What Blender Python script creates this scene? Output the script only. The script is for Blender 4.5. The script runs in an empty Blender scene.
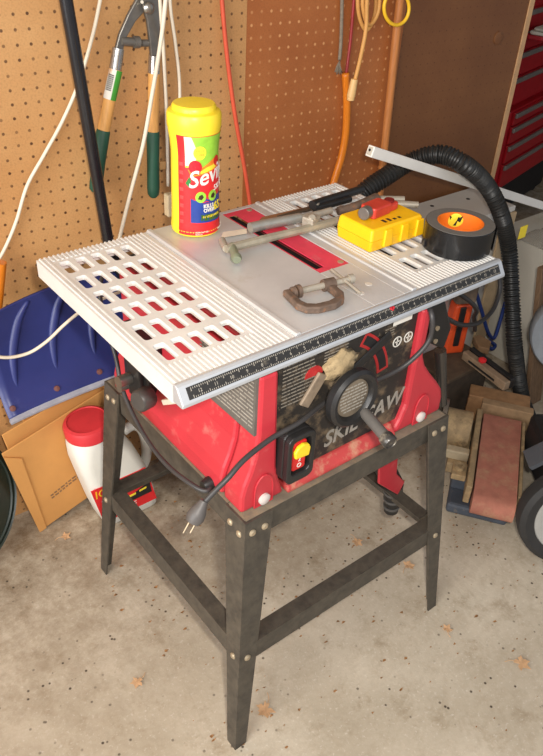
import bpy, bmesh, math, random
from mathutils import Vector, Matrix
random.seed(7)
COL = bpy.context.scene.collection
PI = math.pi
V = Vector

# ------------------------------------------------------------------ camera
CAM_R = V((0.7657, -0.6407, 0.0577))
_yaw, _pit, _rol = 0.6982, 0.62, 0.0577
CAM_C = V((-0.7275, -0.8769, 1.4093))
FPX = 1.0547 * 700
fw = V((math.sin(_yaw) * math.cos(_pit), math.cos(_yaw) * math.cos(_pit), -math.sin(_pit)))
r0 = V((math.cos(_yaw), -math.sin(_yaw), 0))
u0 = r0.cross(fw)
CR = r0 * math.cos(_rol) + u0 * math.sin(_rol)
CU = -r0 * math.sin(_rol) + u0 * math.cos(_rol)
cd = bpy.data.cameras.new('camera')
cam = bpy.data.objects.new('camera', cd)
COL.objects.link(cam)
M = Matrix((CR, CU, -fw)).transposed().to_4x4()
M.translation = CAM_C
cam.matrix_world = M
cd.sensor_fit = 'VERTICAL'
cd.sensor_height = 36
cd.lens = FPX / 756 * 36
cd.clip_start = 0.02
bpy.context.scene.camera = cam

def ray(x, y):
    return fw * FPX + CR * (x - 271.5) - CU * (y - 378)
WYAW, WD = -0.0496, 0.5115
WT = V((math.cos(WYAW), math.sin(WYAW), 0))
WN = V((-math.sin(WYAW), math.cos(WYAW), 0))          # points behind the wall
def W(x, y, off=0.0):                                  # point in front of the pegboard
    d = ray(x, y)
    return CAM_C + d * ((V((0, WD, 0)) - WN * off - CAM_C).dot(WN) / d.dot(WN))
def Z(x, y, z):
    d = ray(x, y)
    return CAM_C + d * ((z - CAM_C.z) / d.z)
def Y(x, y, yy):
    d = ray(x, y)
    return CAM_C + d * ((yy - CAM_C.y) / d.y)
def X(x, y, xx):
    d = ray(x, y)
    return CAM_C + d * ((xx - CAM_C.x) / d.x)
def wy(x):                                             # y of the wall face at x
    return WD + math.tan(WYAW) * x

# ------------------------------------------------------------------ materials
def lin(c):
    return tuple(((v / 255) / 12.92 if v / 255 <= .04045 else ((v / 255 + .055) / 1.055) ** 2.4) for v in c) + (1,)
class NT:
    def __init__(s, m):
        s.t = m.node_tree
    def n(s, kind, **kw):
        nd = s.t.nodes.new(kind)
        for k, v in kw.items():
            if k.startswith('i_'):
                nd.inputs[k[2:].replace('_', ' ')].default_value = v
            else:
                setattr(nd, k, v)
        return nd
    def l(s, a, b):
        s.t.links.new(a, b)
    def math(s, op, a, b=None, c=None):
        nd = s.t.nodes.new('ShaderNodeMath'); nd.operation = op
        for i, v in enumerate((a, b, c)):
            if v is None: continue
            if isinstance(v, (int, float)): nd.inputs[i].default_value = v
            else: s.l(v, nd.inputs[i])
        return nd.outputs[0]
    def mix(s, f, a, b):
        nd = s.t.nodes.new('ShaderNodeMix'); nd.data_type = 'RGBA'
        for i, v in ((0, f), (6, a), (7, b)):
            if isinstance(v, (int, float)): nd.inputs[i].default_value = v
            elif isinstance(v, tuple): nd.inputs[i].default_value = v
            else: s.l(v, nd.inputs[i])
        return nd.outputs[2]
    def ramp(s, f, a, b):
        nd = s.t.nodes.new('ShaderNodeMapRange'); nd.clamp = True
        nd.inputs[1].default_value = a; nd.inputs[2].default_value = b
        s.l(f, nd.inputs[0])
        return nd.outputs[0]
    def noise(s, vec, scale, detail=4, rough=.6):
        nd = s.n('ShaderNodeTexNoise'); nd.inputs['Scale'].default_value = scale
        nd.inputs['Detail'].default_value = detail; nd.inputs['Roughness'].default_value = rough
        s.l(vec, nd.inputs['Vector'])
        return nd.outputs['Fac']
def newmat(name):
    m = bpy.data.materials.new(name); m.use_nodes = True
    t = NT(m); b = m.node_tree.nodes['Principled BSDF']
    return m, t, b
def mat(name, col, rough=.5, metal=0, var=.12, scale=30, dirt=None, bump=0, bscale=200, stretch=None, spec=None, alpha=None, trans=0):
    m, t, b = newmat(name)
    tc = t.n('ShaderNodeTexCoord').outputs['Object']
    vec = tc
    if stretch:
        mp = t.n('ShaderNodeMapping'); mp.inputs['Scale'].default_value = stretch
        t.l(tc, mp.inputs['Vector']); vec = mp.outputs['Vector']
    c = lin(col)
    f = t.noise(vec, scale)
    lo = tuple(v * (1 - var) for v in c[:3]) + (1,)
    hi = tuple(min(1, v * (1 + var)) for v in c[:3]) + (1,)
    out = t.mix(t.ramp(f, .3, .7), lo, hi)
    if dirt:
        for dc, a, bb, sc in dirt:
            g = t.noise(tc, sc, 6, .7)
            out = t.mix(t.ramp(g, a, bb), out, lin(dc))
    t.l(out, b.inputs['Base Color'])
    b.inputs['Roughness'].default_value = rough
    b.inputs['Metallic'].default_value = metal
    if spec is not None: b.inputs['Specular IOR Level'].default_value = spec
    if trans: b.inputs['Transmission Weight'].default_value = trans
    if alpha is not None: b.inputs['Alpha'].default_value = alpha
    if bump:
        bp = t.n('ShaderNodeBump'); bp.inputs['Strength'].default_value = bump; bp.inputs['Distance'].default_value = .002
        t.l(t.noise(vec, bscale), bp.inputs['Height']); t.l(bp.outputs[0], b.inputs['Normal'])
    return m

def pegmat(name, col, col2, hole, dark, radius=.095, soft=.04):
    m, t, b = newmat(name)
    tc = t.n('ShaderNodeTexCoord').outputs['Object']
    sx = t.n('ShaderNodeSeparateXYZ'); t.l(tc, sx.inputs[0])
    def cell(o, off):
        q = t.math('DIVIDE', t.math('SUBTRACT', o, off), .0254)
        return t.math('SUBTRACT', t.math('FRACT', t.math('ADD', q, 100.5)), .5)
    cx = cell(sx.outputs[0], -.2207); cz = cell(sx.outputs[2], 1.1533)
    d = t.math('SQRT', t.math('ADD', t.math('MULTIPLY', cx, cx), t.math('MULTIPLY', cz, cz)))
    mask = t.math('SUBTRACT', 1, t.ramp(d, radius, radius + soft))
    mask = t.math('MULTIPLY', mask, t.ramp(t.noise(tc, 23, 2), .3, .55)) if not dark else t.math('MULTIPLY', mask, t.math('ADD', .55, t.math('MULTIPLY', .45, t.ramp(t.noise(tc, 31, 2), .35, .6))))
    mp = t.n('ShaderNodeMapping'); mp.inputs['Scale'].default_value = (1, 1, 1); t.l(tc, mp.inputs['Vector'])
    big = t.noise(tc, 5, 5); fine = t.noise(tc, 260, 3)
    base = t.mix(t.ramp(big, .35, .7), lin(col), lin(col2))
    base = t.mix(t.math('MULTIPLY', t.ramp(fine, .45, .75), .22), base, lin((60, 30, 10)))
    base = t.mix(mask, base, lin(hole))
    t.l(base, b.inputs['Base Color'])
    b.inputs['Roughness'].default_value = .55
    return m

def floor_mat():
    m, t, b = newmat('concrete')
    tc = t.n('ShaderNodeTexCoord').outputs['Object']
    base = t.mix(t.ramp(t.noise(tc, 3.2, 6, .65), .32, .68), lin((170, 157, 136)), lin((206, 194, 174)))
    base = t.mix(t.math('MULTIPLY', t.ramp(t.noise(tc, 26, 6, .7), .45, .75), .55), base, lin((150, 134, 110)))
    base = t.mix(t.math('MULTIPLY', t.ramp(t.noise(tc, 9, 5, .75), .55, .72), .65), base, lin((136, 116, 88)))
    base = t.mix(t.math('MULTIPLY', t.ramp(t.noise(tc, 120, 3, .7), .58, .74), .5), base, lin((224, 216, 202)))
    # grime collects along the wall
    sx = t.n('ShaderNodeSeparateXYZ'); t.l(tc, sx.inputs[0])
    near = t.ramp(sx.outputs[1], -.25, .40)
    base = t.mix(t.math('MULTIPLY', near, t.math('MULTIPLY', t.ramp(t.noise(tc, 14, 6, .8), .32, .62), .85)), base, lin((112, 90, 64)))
    # pits and specks
    vo = t.n('ShaderNodeTexVoronoi'); vo.inputs['Scale'].default_value = 42; t.l(tc, vo.inputs['Vector'])
    sp = t.math('MULTIPLY', t.math('SUBTRACT', 1, t.ramp(vo.outputs['Distance'], .08, .15)), t.ramp(t.noise(tc, 5, 2), .44, .56))
    base = t.mix(sp, base, lin((70, 58, 46)))
    t.l(base, b.inputs['Base Color'])
    b.inputs['Roughness'].default_value = .75
    bp = t.n('ShaderNodeBump'); bp.inputs['Strength'].default_value = .25; bp.inputs['Distance'].default_value = .002
    t.l(t.noise(tc, 90, 5), bp.inputs['Height']); t.l(bp.outputs[0], b.inputs['Normal'])
    return m

ALU = mat('cast_aluminium', (200, 200, 200), .42, .3, .07, 14, dirt=[((178, 168, 150), .6, .85, 9)])
ALUW = mat('wing_aluminium', (218, 217, 214), .45, .2, .06, 14, dirt=[((186, 164, 122), .62, .85, 11)])
RAIL = mat('rail_aluminium', (196, 199, 203), .38, .5, .06, 20)
RED = mat('red_plastic', (188, 50, 60), .42, 0, .08, 12, dirt=[((214, 130, 120), .6, .9, 18)])
SILL = mat('dusty_red_plastic', (186, 64, 62), .6, 0, .1, 20, dirt=[((196, 150, 120), .5, .72, 26)])
PANEL = mat('dusty_black_plastic', (42, 38, 34), .6, 0, .2, 20, dirt=[((136, 116, 90), .5, .72, 20), ((176, 152, 116), .64, .76, 34)])
BLACK = mat('black_plastic', (34, 33, 33), .4, 0, .2, 40)
SATIN = mat('black_rail_strip', (38, 37, 36), .45, 0, .2, 80, dirt=[((120, 112, 98), .6, .8, 60)])
STEELBLK = mat('dusty_black_steel', (68, 63, 56), .5, .1, .25, 60, dirt=[((98, 90, 77), .40, .9, 38), ((150, 136, 112), .68, .82, 80)])
STEELDUST = mat('black_steel_under_dust', (120, 110, 94), .7, 0, .25, 30, dirt=[((140, 122, 96), .48, .7, 40)])
BOLT = mat('zinc_bolt', (176, 160, 134), .45, .5, .15, 60)
CHROME = mat('worn_chrome', (168, 164, 156), .28, .9, .1, 50)
GREYMET = mat('grey_steel', (168, 160, 146), .5, .3, .18, 40, dirt=[((118, 92, 66), .58, .75, 40)])
RUST = mat('rusty_steel', (104, 86, 74), .7, .25, .3, 60, dirt=[((150, 104, 70), .55, .72, 70), ((72, 60, 52), .6, .75, 50)])
LABGREY = mat('grey_label', (96, 92, 86), .6, 0, .12, 60)
WHITEINK = mat('white_print', (226, 222, 212), .6, 0, .05)
GREYINK = mat('worn_white_print', (150, 144, 134), .7, 0, .2, 90)
YELLOW = mat('yellow_plastic', (247, 190, 20), .4, 0, .06, 20)
YLID = mat('bright_yellow_plastic', (248, 218, 52), .38, 0, .05, 20, dirt=[((236, 176, 96), .62, .8, 22)])
LABRED = mat('label_red', (222, 40, 44), .4, 0, .05)
LABGREEN = mat('label_green', (150, 205, 62), .4, 0, .15, 60)
LABBLUE = mat('label_blue', (34, 62, 140), .4, 0, .1)
LABYEL = mat('label_yellow', (246, 220, 60), .4, 0, .05)
LABORANGE = mat('label_orange', (240, 132, 40), .4, 0, .2, 90)
WHITEP = mat('white_plastic', (226, 224, 214), .42, 0, .05, 12)
WHITECORD = mat('white_cord', (226, 214, 192), .5, 0, .05)
REDLID = mat('red_lid_plastic', (206, 52, 58), .5, 0, .06)
CORDBLK = mat('black_rubber_cord', (58, 56, 56), .45, 0, .1)
REDCORD = mat('red_cord', (206, 84, 56), .5, 0, .08)
ORANGEWOOD = mat('orange_lacquered_wood', (214, 122, 30), .3, 0, .15, 30, stretch=(8, 8, 1))
WOOD = mat('ash_wood', (214, 158, 88), .5, 0, .12, 25, stretch=(8, 8, .8))
RAKEWOOD = mat('aged_wood', (186, 118, 62), .5, 0, .15, 25, stretch=(8, 8, .8))
GREEN = mat('green_rubber', (30, 74, 56), .55, 0, .08)
BLUE = mat('blue_plastic', (46, 54, 112), .38, 0, .12, 9, dirt=[((66, 72, 128), .6, .85, 14)])
POLE = mat('black_painted_pole', (30, 29, 32), .25, 0, .1)
CARD = mat('cardboard', (206, 148, 82), .75, 0, .08, 9)
CARDEDGE = mat('cardboard_dark_edge', (164, 108, 56), .8, 0, .15, 60)
DKGREEN = mat('dark_green_enamel', (36, 46, 38), .4, 0, .25, 18)
HOSE = mat('black_ribbed_hose', (40, 40, 39), .42, 0, .1, 30, dirt=[((84, 78, 68), .58, .8, 16)])
TAPE = mat('black_tape', (24, 24, 25), .22, 0, .1)
TAPESIDE = mat('tape_roll_side', (104, 102, 98), .5, 0, .1, 120)
TAPECORE = mat('orange_cardboard_core', (240, 120, 32), .5, 0, .05)
WHITEPAINT = mat('white_painted_metal', (242, 238, 230), .45, 0, .05, 14)
CHESTRED = mat('tool_chest_red', (170, 22, 32), .35, 0, .08)
CHESTGREY = mat('tool_chest_pull', (150, 142, 134), .4, .5, .1)
DARK = mat('dark_metal', (28, 26, 26), .6, 0, .2)
CARTON = mat('white_carton', (206, 200, 186), .65, 0, .05, 9)
SANDBELT = mat('sanding_belt', (166, 106, 88), .9, 0, .14, 40, dirt=[((176, 140, 108), .5, .75, 18)], stretch=None)
SANDIRON = mat('sawdust_covered_iron', (150, 128, 96), .8, 0, .2, 40, dirt=[((186, 158, 116), .5, .7, 30), ((90, 78, 62), .6, .75, 50)])
SANDBASE = mat('blue_grey_casting', (68, 74, 84), .6, 0, .15, 30, dirt=[((128, 114, 92), .6, .78, 30)])
TIRE = mat('black_tyre', (40, 39, 38), .7, 0, .15, 40)
HUB = mat('grey_plastic_hub', (158, 156, 150), .5, 0, .08)
GREYPLAS = mat('grey_plastic', (138, 142, 146), .45, 0, .08)
LEAF = mat('dry_leaf', (196, 156, 116), .8, 0, .2, 90)
BLUEROPE = mat('blue_cord', (40, 62, 128), .6, 0, .15)
ORANGEP = mat('orange_plastic', (216, 78, 34), .45, 0, .1)
YELCORD = mat('yellow_cord', (240, 190, 40), .5, 0, .06)
TANCORD = mat('tan_cord', (208, 152, 82), .55, 0, .08)
GREYROPE = mat('grey_rope', (128, 116, 100), .8, 0, .2, 120)
CLEARBAG = mat('clear_plastic', (206, 200, 186), .25, 0, .05, alpha=.35, bump=.6, bscale=20)
PLANK = mat('weathered_plank', (122, 96, 72), .75, 0, .25, 30, stretch=(6, 6, 1))

# ------------------------------------------------------------------ mesh helpers
BASE = {}
def reg(o, base): BASE[o.name] = V(base)
class MB:
    def __init__(s): s.bm = bmesh.new()
    def box(s, lo, hi, mtx=None):
        vs = [s.bm.verts.new(V((x, y, z))) for x in (lo[0], hi[0]) for y in (lo[1], hi[1]) for z in (lo[2], hi[2])]
        if mtx is not None:
            for v in vs: v.co = mtx @ v.co
        for f in ((0, 1, 3, 2), (4, 6, 7, 5), (0, 4, 5, 1), (2, 3, 7, 6), (0, 2, 6, 4), (1, 5, 7, 3)):
            s.bm.faces.new([vs[i] for i in f])
        return s
    def hexa(s, p):                                  # 4 bottom + 4 top points
        vs = [s.bm.verts.new(V(q)) for q in p]
        for f in ((3, 2, 1, 0), (4, 5, 6, 7), (0, 1, 5, 4), (1, 2, 6, 5), (2, 3, 7, 6), (3, 0, 4, 7)):
            s.bm.faces.new([vs[i] for i in f])
        return s
    def loft(s, rings, cap=True, closed=False):
        R = [[s.bm.verts.new(V(p)) for p in r] for r in rings]
        n = len(R[0])
        seq = list(range(len(R) - 1)) + ([len(R) - 1] if closed else [])
        for i in seq:
            a, b = R[i], R[(i + 1) % len(R)]
            for k in range(n):
                s.bm.faces.new((a[k], a[(k + 1) % n], b[(k + 1) % n], b[k]))
        if cap and not closed:
            s.bm.faces.new(R[0][::-1]); s.bm.faces.new(R[-1])
        return s
    def lathe(s, prof, mtx=None, n=32, cap=True):    # prof: (r, z)
        rings = []
        for r, z in prof:
            ring = [V((max(r, 1e-5) * math.cos(2 * PI * k / n), max(r, 1e-5) * math.sin(2 * PI * k / n), z)) for k in range(n)]
            rings.append([mtx @ p for p in ring] if mtx is not None else ring)
        return s.loft(rings, cap)
    def ring(s, prof, mtx=None, n=40):               # closed profile lathe (annulus)
        rings = []
        for k in range(n):
            a = 2 * PI * k / n
            r_ = [V((r * math.cos(a), r * math.sin(a), z)) for r, z in prof]
            rings.append([mtx @ p for p in r_] if mtx is not None else r_)
        return s.loft(rings, False, True)
    def cyl(s, a, b, r, r2=None, n=20):
        a, b = V(a), V(b); r2 = r if r2 is None else r2
        return s.lathe([(r, 0), (r2, (b - a).length)], frame(a, b - a), n)
    def tube(s, pts, r, n=10, sub=6, rfun=None, closed=False):
        P = spline(pts, sub, closed) if sub else [V(p) for p in pts]
        rings = []; up = None
        L = 0
        for i, p in enumerate(P):
            if closed: t = P[(i + 1) % len(P)] - P[i - 1]
            else: t = P[min(i + 1, len(P) - 1)] - P[max(i - 1, 0)]
            t.normalize()
            if up is None:
                up = t.orthogonal().normalized()
            up = (up - t * up.dot(t)).normalized()
            q = t.cross(up)
            if i: L += (P[i] - P[i - 1]).length
            rr = rfun(i, L, i / max(1, len(P) - 1)) if rfun else r
            rings.append([p + up * math.cos(2 * PI * k / n) * rr + q * math.sin(2 * PI * k / n) * rr for k in range(n)])
        return s.loft(rings, not closed, closed)
    def prism(s, poly, ext, mtx=None):               # poly in xy, extruded along +z by ext
        a = [V((p[0], p[1], 0)) for p in poly]; b = [V((p[0], p[1], ext)) for p in poly]
        if mtx is not None:
            a = [mtx @ p for p in a]; b = [mtx @ p for p in b]
        return s.loft([a, b])
    def text(s, body, size, mtx, depth=.0004, align='CENTER', fn=None, squash=1.0, shear=0.0, bold=0.0):
        c = bpy.data.curves.new('t', 'FONT'); c.body = body; c.size = size; c.extrude = depth
        c.align_x = align; c.align_y = 'CENTER'; c.resolution_u = 3; c.shear = shear; c.offset = bold
        o = bpy.data.objects.new('t', c); COL.objects.link(o)
        me = bpy.data.meshes.new_from_object(o.evaluated_get(bpy.context.evaluated_depsgraph_get()))
        off = len(s.bm.verts)
        s.bm.from_mesh(me); s.bm.verts.ensure_lookup_table()
        for v in s.bm.verts[off:]:
            p = V((v.co.x * squash, v.co.y, v.co.z))
            v.co = fn(p) if fn else mtx @ p
        bpy.data.objects.remove(o); bpy.data.curves.remove(c); bpy.data.meshes.remove(me)
        return s
    def build(s, name, m, parent=None, base=None, smooth=False, bevel=0, seg=2):
        bm = s.bm
        bmesh.ops.recalc_face_normals(bm, faces=bm.faces[:])
        b = BASE[parent.name] if parent is not None else V(base) if base is not None else V((0, 0, 0))
        for v in bm.verts: v.co -= b
        me = bpy.data.meshes.new(name); bm.to_mesh(me); bm.free()
        me.materials.append(m)
        o = bpy.data.objects.new(name, me); COL.objects.link(o)
        if parent is not None: o.parent = parent
        else: o.location = b
        BASE[o.name] = b
        if smooth:
            for p in me.polygons: p.use_smooth = True
            if smooth != 'all':
                try: me.set_sharp_from_angle(angle=math.radians(38))
                except Exception: pass
        if bevel:
            md = o.modifiers.new('bevel', 'BEVEL'); md.width = bevel; md.segments = seg; md.limit_method = 'ANGLE'; md.angle_limit = math.radians(35)
        return o
def frame(o, d, up=None):
    z = V(d).normalized()
    x = V(up).cross(z).normalized() if up is not None else z.orthogonal().normalized()
    y = z.cross(x)
    m = Matrix((x, y, z)).transposed().to_4x4(); m.translation = V(o)
    return m
def axes(o, x, y):                                    # matrix with given x and y axes
    x = V(x).normalized(); z = x.cross(V(y)).normalized(); y = z.cross(x)
    m = Matrix((x, y, z)).transposed().to_4x4(); m.translation = V(o)
    return m
def spline(pts, sub, closed=False):
    P = [V(p) for p in pts]; n = len(P); out = []
    for i in range(n if closed else n - 1):
        g = lambda k: P[k % n] if closed else P[min(max(k, 0), n - 1)]
        a, b, c, d = g(i - 1), g(i), g(i + 1), g(i + 2)
        for k in range(sub):
            t = k / sub
            out.append(.5 * ((2 * b) + (c - a) * t + (2 * a - 5 * b + 4 * c - d) * t * t + (3 * b - a - 3 * c + d) * t ** 3))
    if not closed: out.append(P[-1])
    return out
def tag(o, label, cat, group=None, kind=None):
    o['label'] = label; o['category'] = cat
    if group: o['group'] = group
    if kind: o['kind'] = kind
    return o
def thing(name, label, cat, loc, group=None):
    o = bpy.data.objects.new(name, None); COL.objects.link(o); o.location = loc; o.empty_display_size = .05
    BASE[o.name] = V(loc)
    return tag(o, label, cat, group)
def struct(o, label=None, cat=None):
    o['kind'] = 'structure'
    if label: o['label'] = label; o['category'] = cat
    return o
def part_label(o, s): o['label'] = s; return o
def rrect(cx, cy, hx, hy, r, n=4):
    out = []
    for (sx, sy, a0) in ((1, 1, 0), (-1, 1, 90), (-1, -1, 180), (1, -1, 270)):
        for k in range(n + 1):
            a = math.radians(a0 + 90 * k / n)
            out.append((cx + sx * (hx - r) + r * math.cos(a), cy + sy * (hy - r) + r * math.sin(a)))
    return out

# ------------------------------------------------------------------ the room
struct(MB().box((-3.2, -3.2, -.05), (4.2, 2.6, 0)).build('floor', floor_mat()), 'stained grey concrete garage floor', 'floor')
PEG_TAN = pegmat('tan_pegboard', (194, 148, 96), (182, 132, 80), (84, 52, 26), True)
PEG_RED = pegmat('reddish_pegboard', (172, 104, 54), (154, 86, 40), (206, 148, 96), False, .085, .07)  # pale hole colour paints in flash light on the backing behind the holes
BROWN = pegmat('brown_hardboard', (122, 78, 42), (106, 64, 33), (86, 48, 22), True, .05, .05)
def wall_piece(name, x0, x1, m, label, front=0.0):
    b = MB().box((x0, front, 0), (x1, .012, 2.3))
    o = b.build(name, m)
    o.location = (0, WD, 0); o.rotation_euler = (0, 0, WYAW)
    return struct(o, label, 'wall')
wall_piece('wall_back', -2.2, .300, PEG_TAN, 'tan pegboard wall behind the table saw')
wall_piece('wall_back_middle',   .3003, .765, PEG_RED, 'reddish brown pegboard wall with peg holes painted pale as flash-lit')
wall_piece('wall_back_right', .7653, 1.235, BROWN, 'plain brown hardboard end panel of the wall')
o = MB().box((1.2352, -.004, 0), (1.253, .02, 2.3)).build('trim_1', mat('pale_edge', (190, 150, 108), .6))
o.location = (0, WD, 0); o.rotation_euler = (0, 0, WYAW); struct(o, 'pale wooden edge strip of the wall panel', 'trim')
struct(MB().box((-3.2, 2.5, 0), (4.2, 2.6, 2.5)).build('wall_far', mat('dark_wall', (60, 50, 44), .8)), 'dark far garage wall', 'wall')
struct(MB().box((4.1, -1.0, 0), (4.2, 2.5, 2.5)).build('wall_right', mat('dark_wall_2', (70, 60, 52), .8)), 'dark right garage wall', 'wall')
struct(MB().box((-3.2, -1.0, 2.5), (4.2, 2.6, 2.55)).build('ceiling', mat('ceiling_paint', (190, 180, 165), .8)), 'garage ceiling', 'ceiling')

pm = W(498, 38, 0)
struct(MB().ring([(.0, 0), (.017, 0), (.017, .0025), (.014, .0035), (.0, .0025)], frame(pm, -WN), 28).build('trim_2', BROWN, None, pm, smooth=True), 'round brown plug on the hardboard end panel', 'trim')
# ------------------------------------------------------------------ table saw
H = .8436
saw = thing('table_saw', 'red and black bench table saw with slotted aluminium top on black steel stand', 'table saw', (0, 0, 0))
# legs
TOPC = {(-1, -1): (-.225, -.235), (1, -1): (.262, -.235), (-1, 1): (-.225, .235), (1, 1): (.262, .235)}
BOTC = {(-1, -1): (-.2754, -.294), (1, -1): (.2966, -.297), (-1, 1): (-.2754, .2527), (1, 1): (.2966, .2527)}
ST = .54
def lerp(a, b, t): return V(a).lerp(V(b), t)
for (sx, sy), tc in TOPC.items():
    T = V((tc[0], tc[1], ST)); B = V((*BOTC[(sx, sy)], 0))
    th = .0035
    m = MB()
    wt, wb = .056, .026
    ix, iy = -sx, -sy
    # flange along x (faces front or back) and flange along y
    m.hexa([B, B + V((ix * wb, 0, 0)), B + V((ix * wb, iy * th, 0)), B + V((0, iy * th, 0)),
            T, T + V((ix * wt, 0, 0)), T + V((ix * wt, iy * th, 0)), T + V((0, iy * th, 0))])
    m.hexa([B + V((0, iy * th, 0)), B + V((ix * th, iy * th, 0)), B + V((ix * th, iy * wb, 0)), B + V((0, iy * wb, 0)),
            T + V((0, iy * th, 0)), T + V((ix * th, iy * th, 0)), T + V((ix * th, iy * wt, 0)), T + V((0, iy * wt, 0))])
    leg = m.build('leg', STEELBLK, saw)
    for t, w in ((.955, .015), (.955, .04), (.435, .018)):
        zt = ST * t
        c = B.lerp(T, t)
        for ax in (0, 1):
            p = c + (V((ix * w, 0, 0)) if ax == 0 else V((0, iy * w, 0)))
            if ax == 1 and w == .015: p.z -= .006
            d = V((0, sy, 0)) if ax == 0 else V((sx, 0, 0))
            MB().lathe([(.0065, -.001), (.0065, .0015), (.004, .0035)], frame(p, d), 12).build('bolt', BOLT, leg, smooth=True)
# aprons: an L section each, with the dusty flange on top
x0, x1, y0, y1 = -.2212, .2582, -.2312, .2312
for nm, lo, hi, lo2, hi2 in (('apron', (x0, y0, .492), (x1, y0 + .003, ST), (x0, y0, ST - .003), (x1, y0 + .05, ST)),
                             ('apron', (x0, y1 - .003, .492), (x1, y1, ST), (x0, y1 - .05, ST - .003), (x1, y1, ST)),
                             ('apron', (x0, y0 + .051, .492), (x0 + .003, y1 - .051, ST), (x0, y0 + .051, ST - .003), (x0 + .05, y1 - .051, ST)),
                             ('apron', (x1 - .003, y0 + .051, .492), (x1, y1 - .051, ST), (x1 - .05, y0 + .051, ST - .003), (x1, y1 - .051, ST))):
    a = MB().box(lo, hi).build(nm, STEELBLK, saw)
    MB().box((lo2[0] + .0005, lo2[1] + .0005, ST + .0002), (hi2[0] - .0005, hi2[1] - .0005, ST + .001)).build('dust_layer', STEELDUST, a)
# stretchers
def stretcher(a, b, inward):
    a, b = V(a), V(b); n = V(inward)
    h, w, th = V((0, 0, .046)), n * .028, .003
    m = MB()
    m.hexa([a, b, b + n * th, a + n * th, a + h, b + h, b + h + n * th, a + h + n * th])
    q_ = V((0, 0, th)); a2, b2 = a + h + n * (th + .0002), b + h + n * (th + .0002)
    m.hexa([a2 - q_, b2 - q_, b2 + w - q_, a2 + w - q_, a2, b2, b2 + w, a2 + w])
    return m.build('stretcher', STEELBLK, saw)
f = .435
def at_leg(k, z):
    return V((*BOTC[k], 0)).lerp(V((*TOPC[k], ST)), z / ST)
zc = .215
FLp, FRp, BLp, BRp = (at_leg(k, zc) for k in ((-1, -1), (1, -1), (-1, 1), (1, 1)))
e = .005
stretcher(FLp + V((.004, e, 0)), FRp + V((-.004, e, 0)), (0, 1, 0))
stretcher(BLp + V((.004, -e, 0)), BRp + V((-.004, -e, 0)), (0, -1, 0))
stretcher(FLp + V((e, .04, .003)), BLp + V((e, -.04, .003)), (1, 0, 0))
stretcher(FRp + V((-e, .04, .003)), BRp + V((-e, -.04, .003)), (-1, 0, 0))

# red body : profile in xz extruded along y
B0 = ST + .0015
Lp = [(-.219, B0), (-.219, .575), (-.214, .596), (-.204, .62), (-.195, .65), (-.191, .69), (-.191, .80)]
Rp = [(.174, .80), (.174, .70), (.185, .676), (.207, .648), (.233, .619), (.250, .597), (.257, .575), (.258, B0)]
prof = Lp + Rp
XZ = lambda y: Matrix(((1, 0, 0, 0), (0, 0, 1, y), (0, 1, 0, 0), (0, 0, 0, 1)))     # (x,y)->(x,z) extruded along +y
MB().prism(prof, .365, XZ(-.160)).build('housing', RED, saw, bevel=.006)
# front U frame: pillars and corner bosses
def rel(p, d): return p
m = MB()
left = Lp[:] + [(-.158, .80), (-.150, .61), (-.142, .575), (-.130, B0)]
right = [(.128, B0), (.142, .570), (.152, .60), (.152, .80)] + Rp
fr = m.prism(left, .05, XZ(-.215)).build('front_frame', RED, saw, bevel=.006)
m = MB()
m.prism(right, .05, XZ(-.215)).build('front_frame', RED, saw, bevel=.006)
# arch notches with the mounting bolts, on the corner bosses
for cx in (-.176, .196):
    arch = [(cx - .017, B0 + .003), (cx + .017, B0 + .003), (cx + .017, .575)] + [(cx + .017 * math.cos(a), .575 + .028 * math.sin(a)) for a in [math.radians(k) for k in range(20, 180, 20)]] + [(cx - .017, .575)]
    rim = MB().ring([(0, 0), (0, 0), (0, 0)]) if False else None
    inner = arch; outer = [(cx + (p[0] - cx) * 1.14, .56 + (p[1] - .56) * 1.1) for p in arch]
    m = MB()
    m.loft([[V((p[0], -.2155, p[1])) for p in outer], [V((p[0], -.2185, p[1])) for p in outer], [V((p[0], -.2185, p[1])) for p in inner], [V((p[0], -.2155, p[1])) for p in inner]], cap=False, closed=True)
    b = m.build('foot_arch', RED, saw, bevel=.0015)
    MB().prism(arch, .0012, XZ(-.217)).build('foot_recess', RED, b)
    MB().lathe([(.011, 0), (.011, .004), (.006, .007)], frame((cx, -.2175, .556), (0, -1, 0)), 12).build('bolt', mat('grey_bolt_head', (206, 196, 190), .5), b, smooth=True)
# sill: sloped dusty ledge between the bosses
MB().prism([(-.215, B0), (-.222, B0), (-.222, .550), (-.207, .5655), (-.160, .5655), (-.160, B0)], .2545, Matrix(((0, 0, 1, -.1275), (1, 0, 0, 0), (0, 1, 0, 0), (0, 0, 0, 1)))).build('sill', SILL, saw, bevel=.003)
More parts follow.
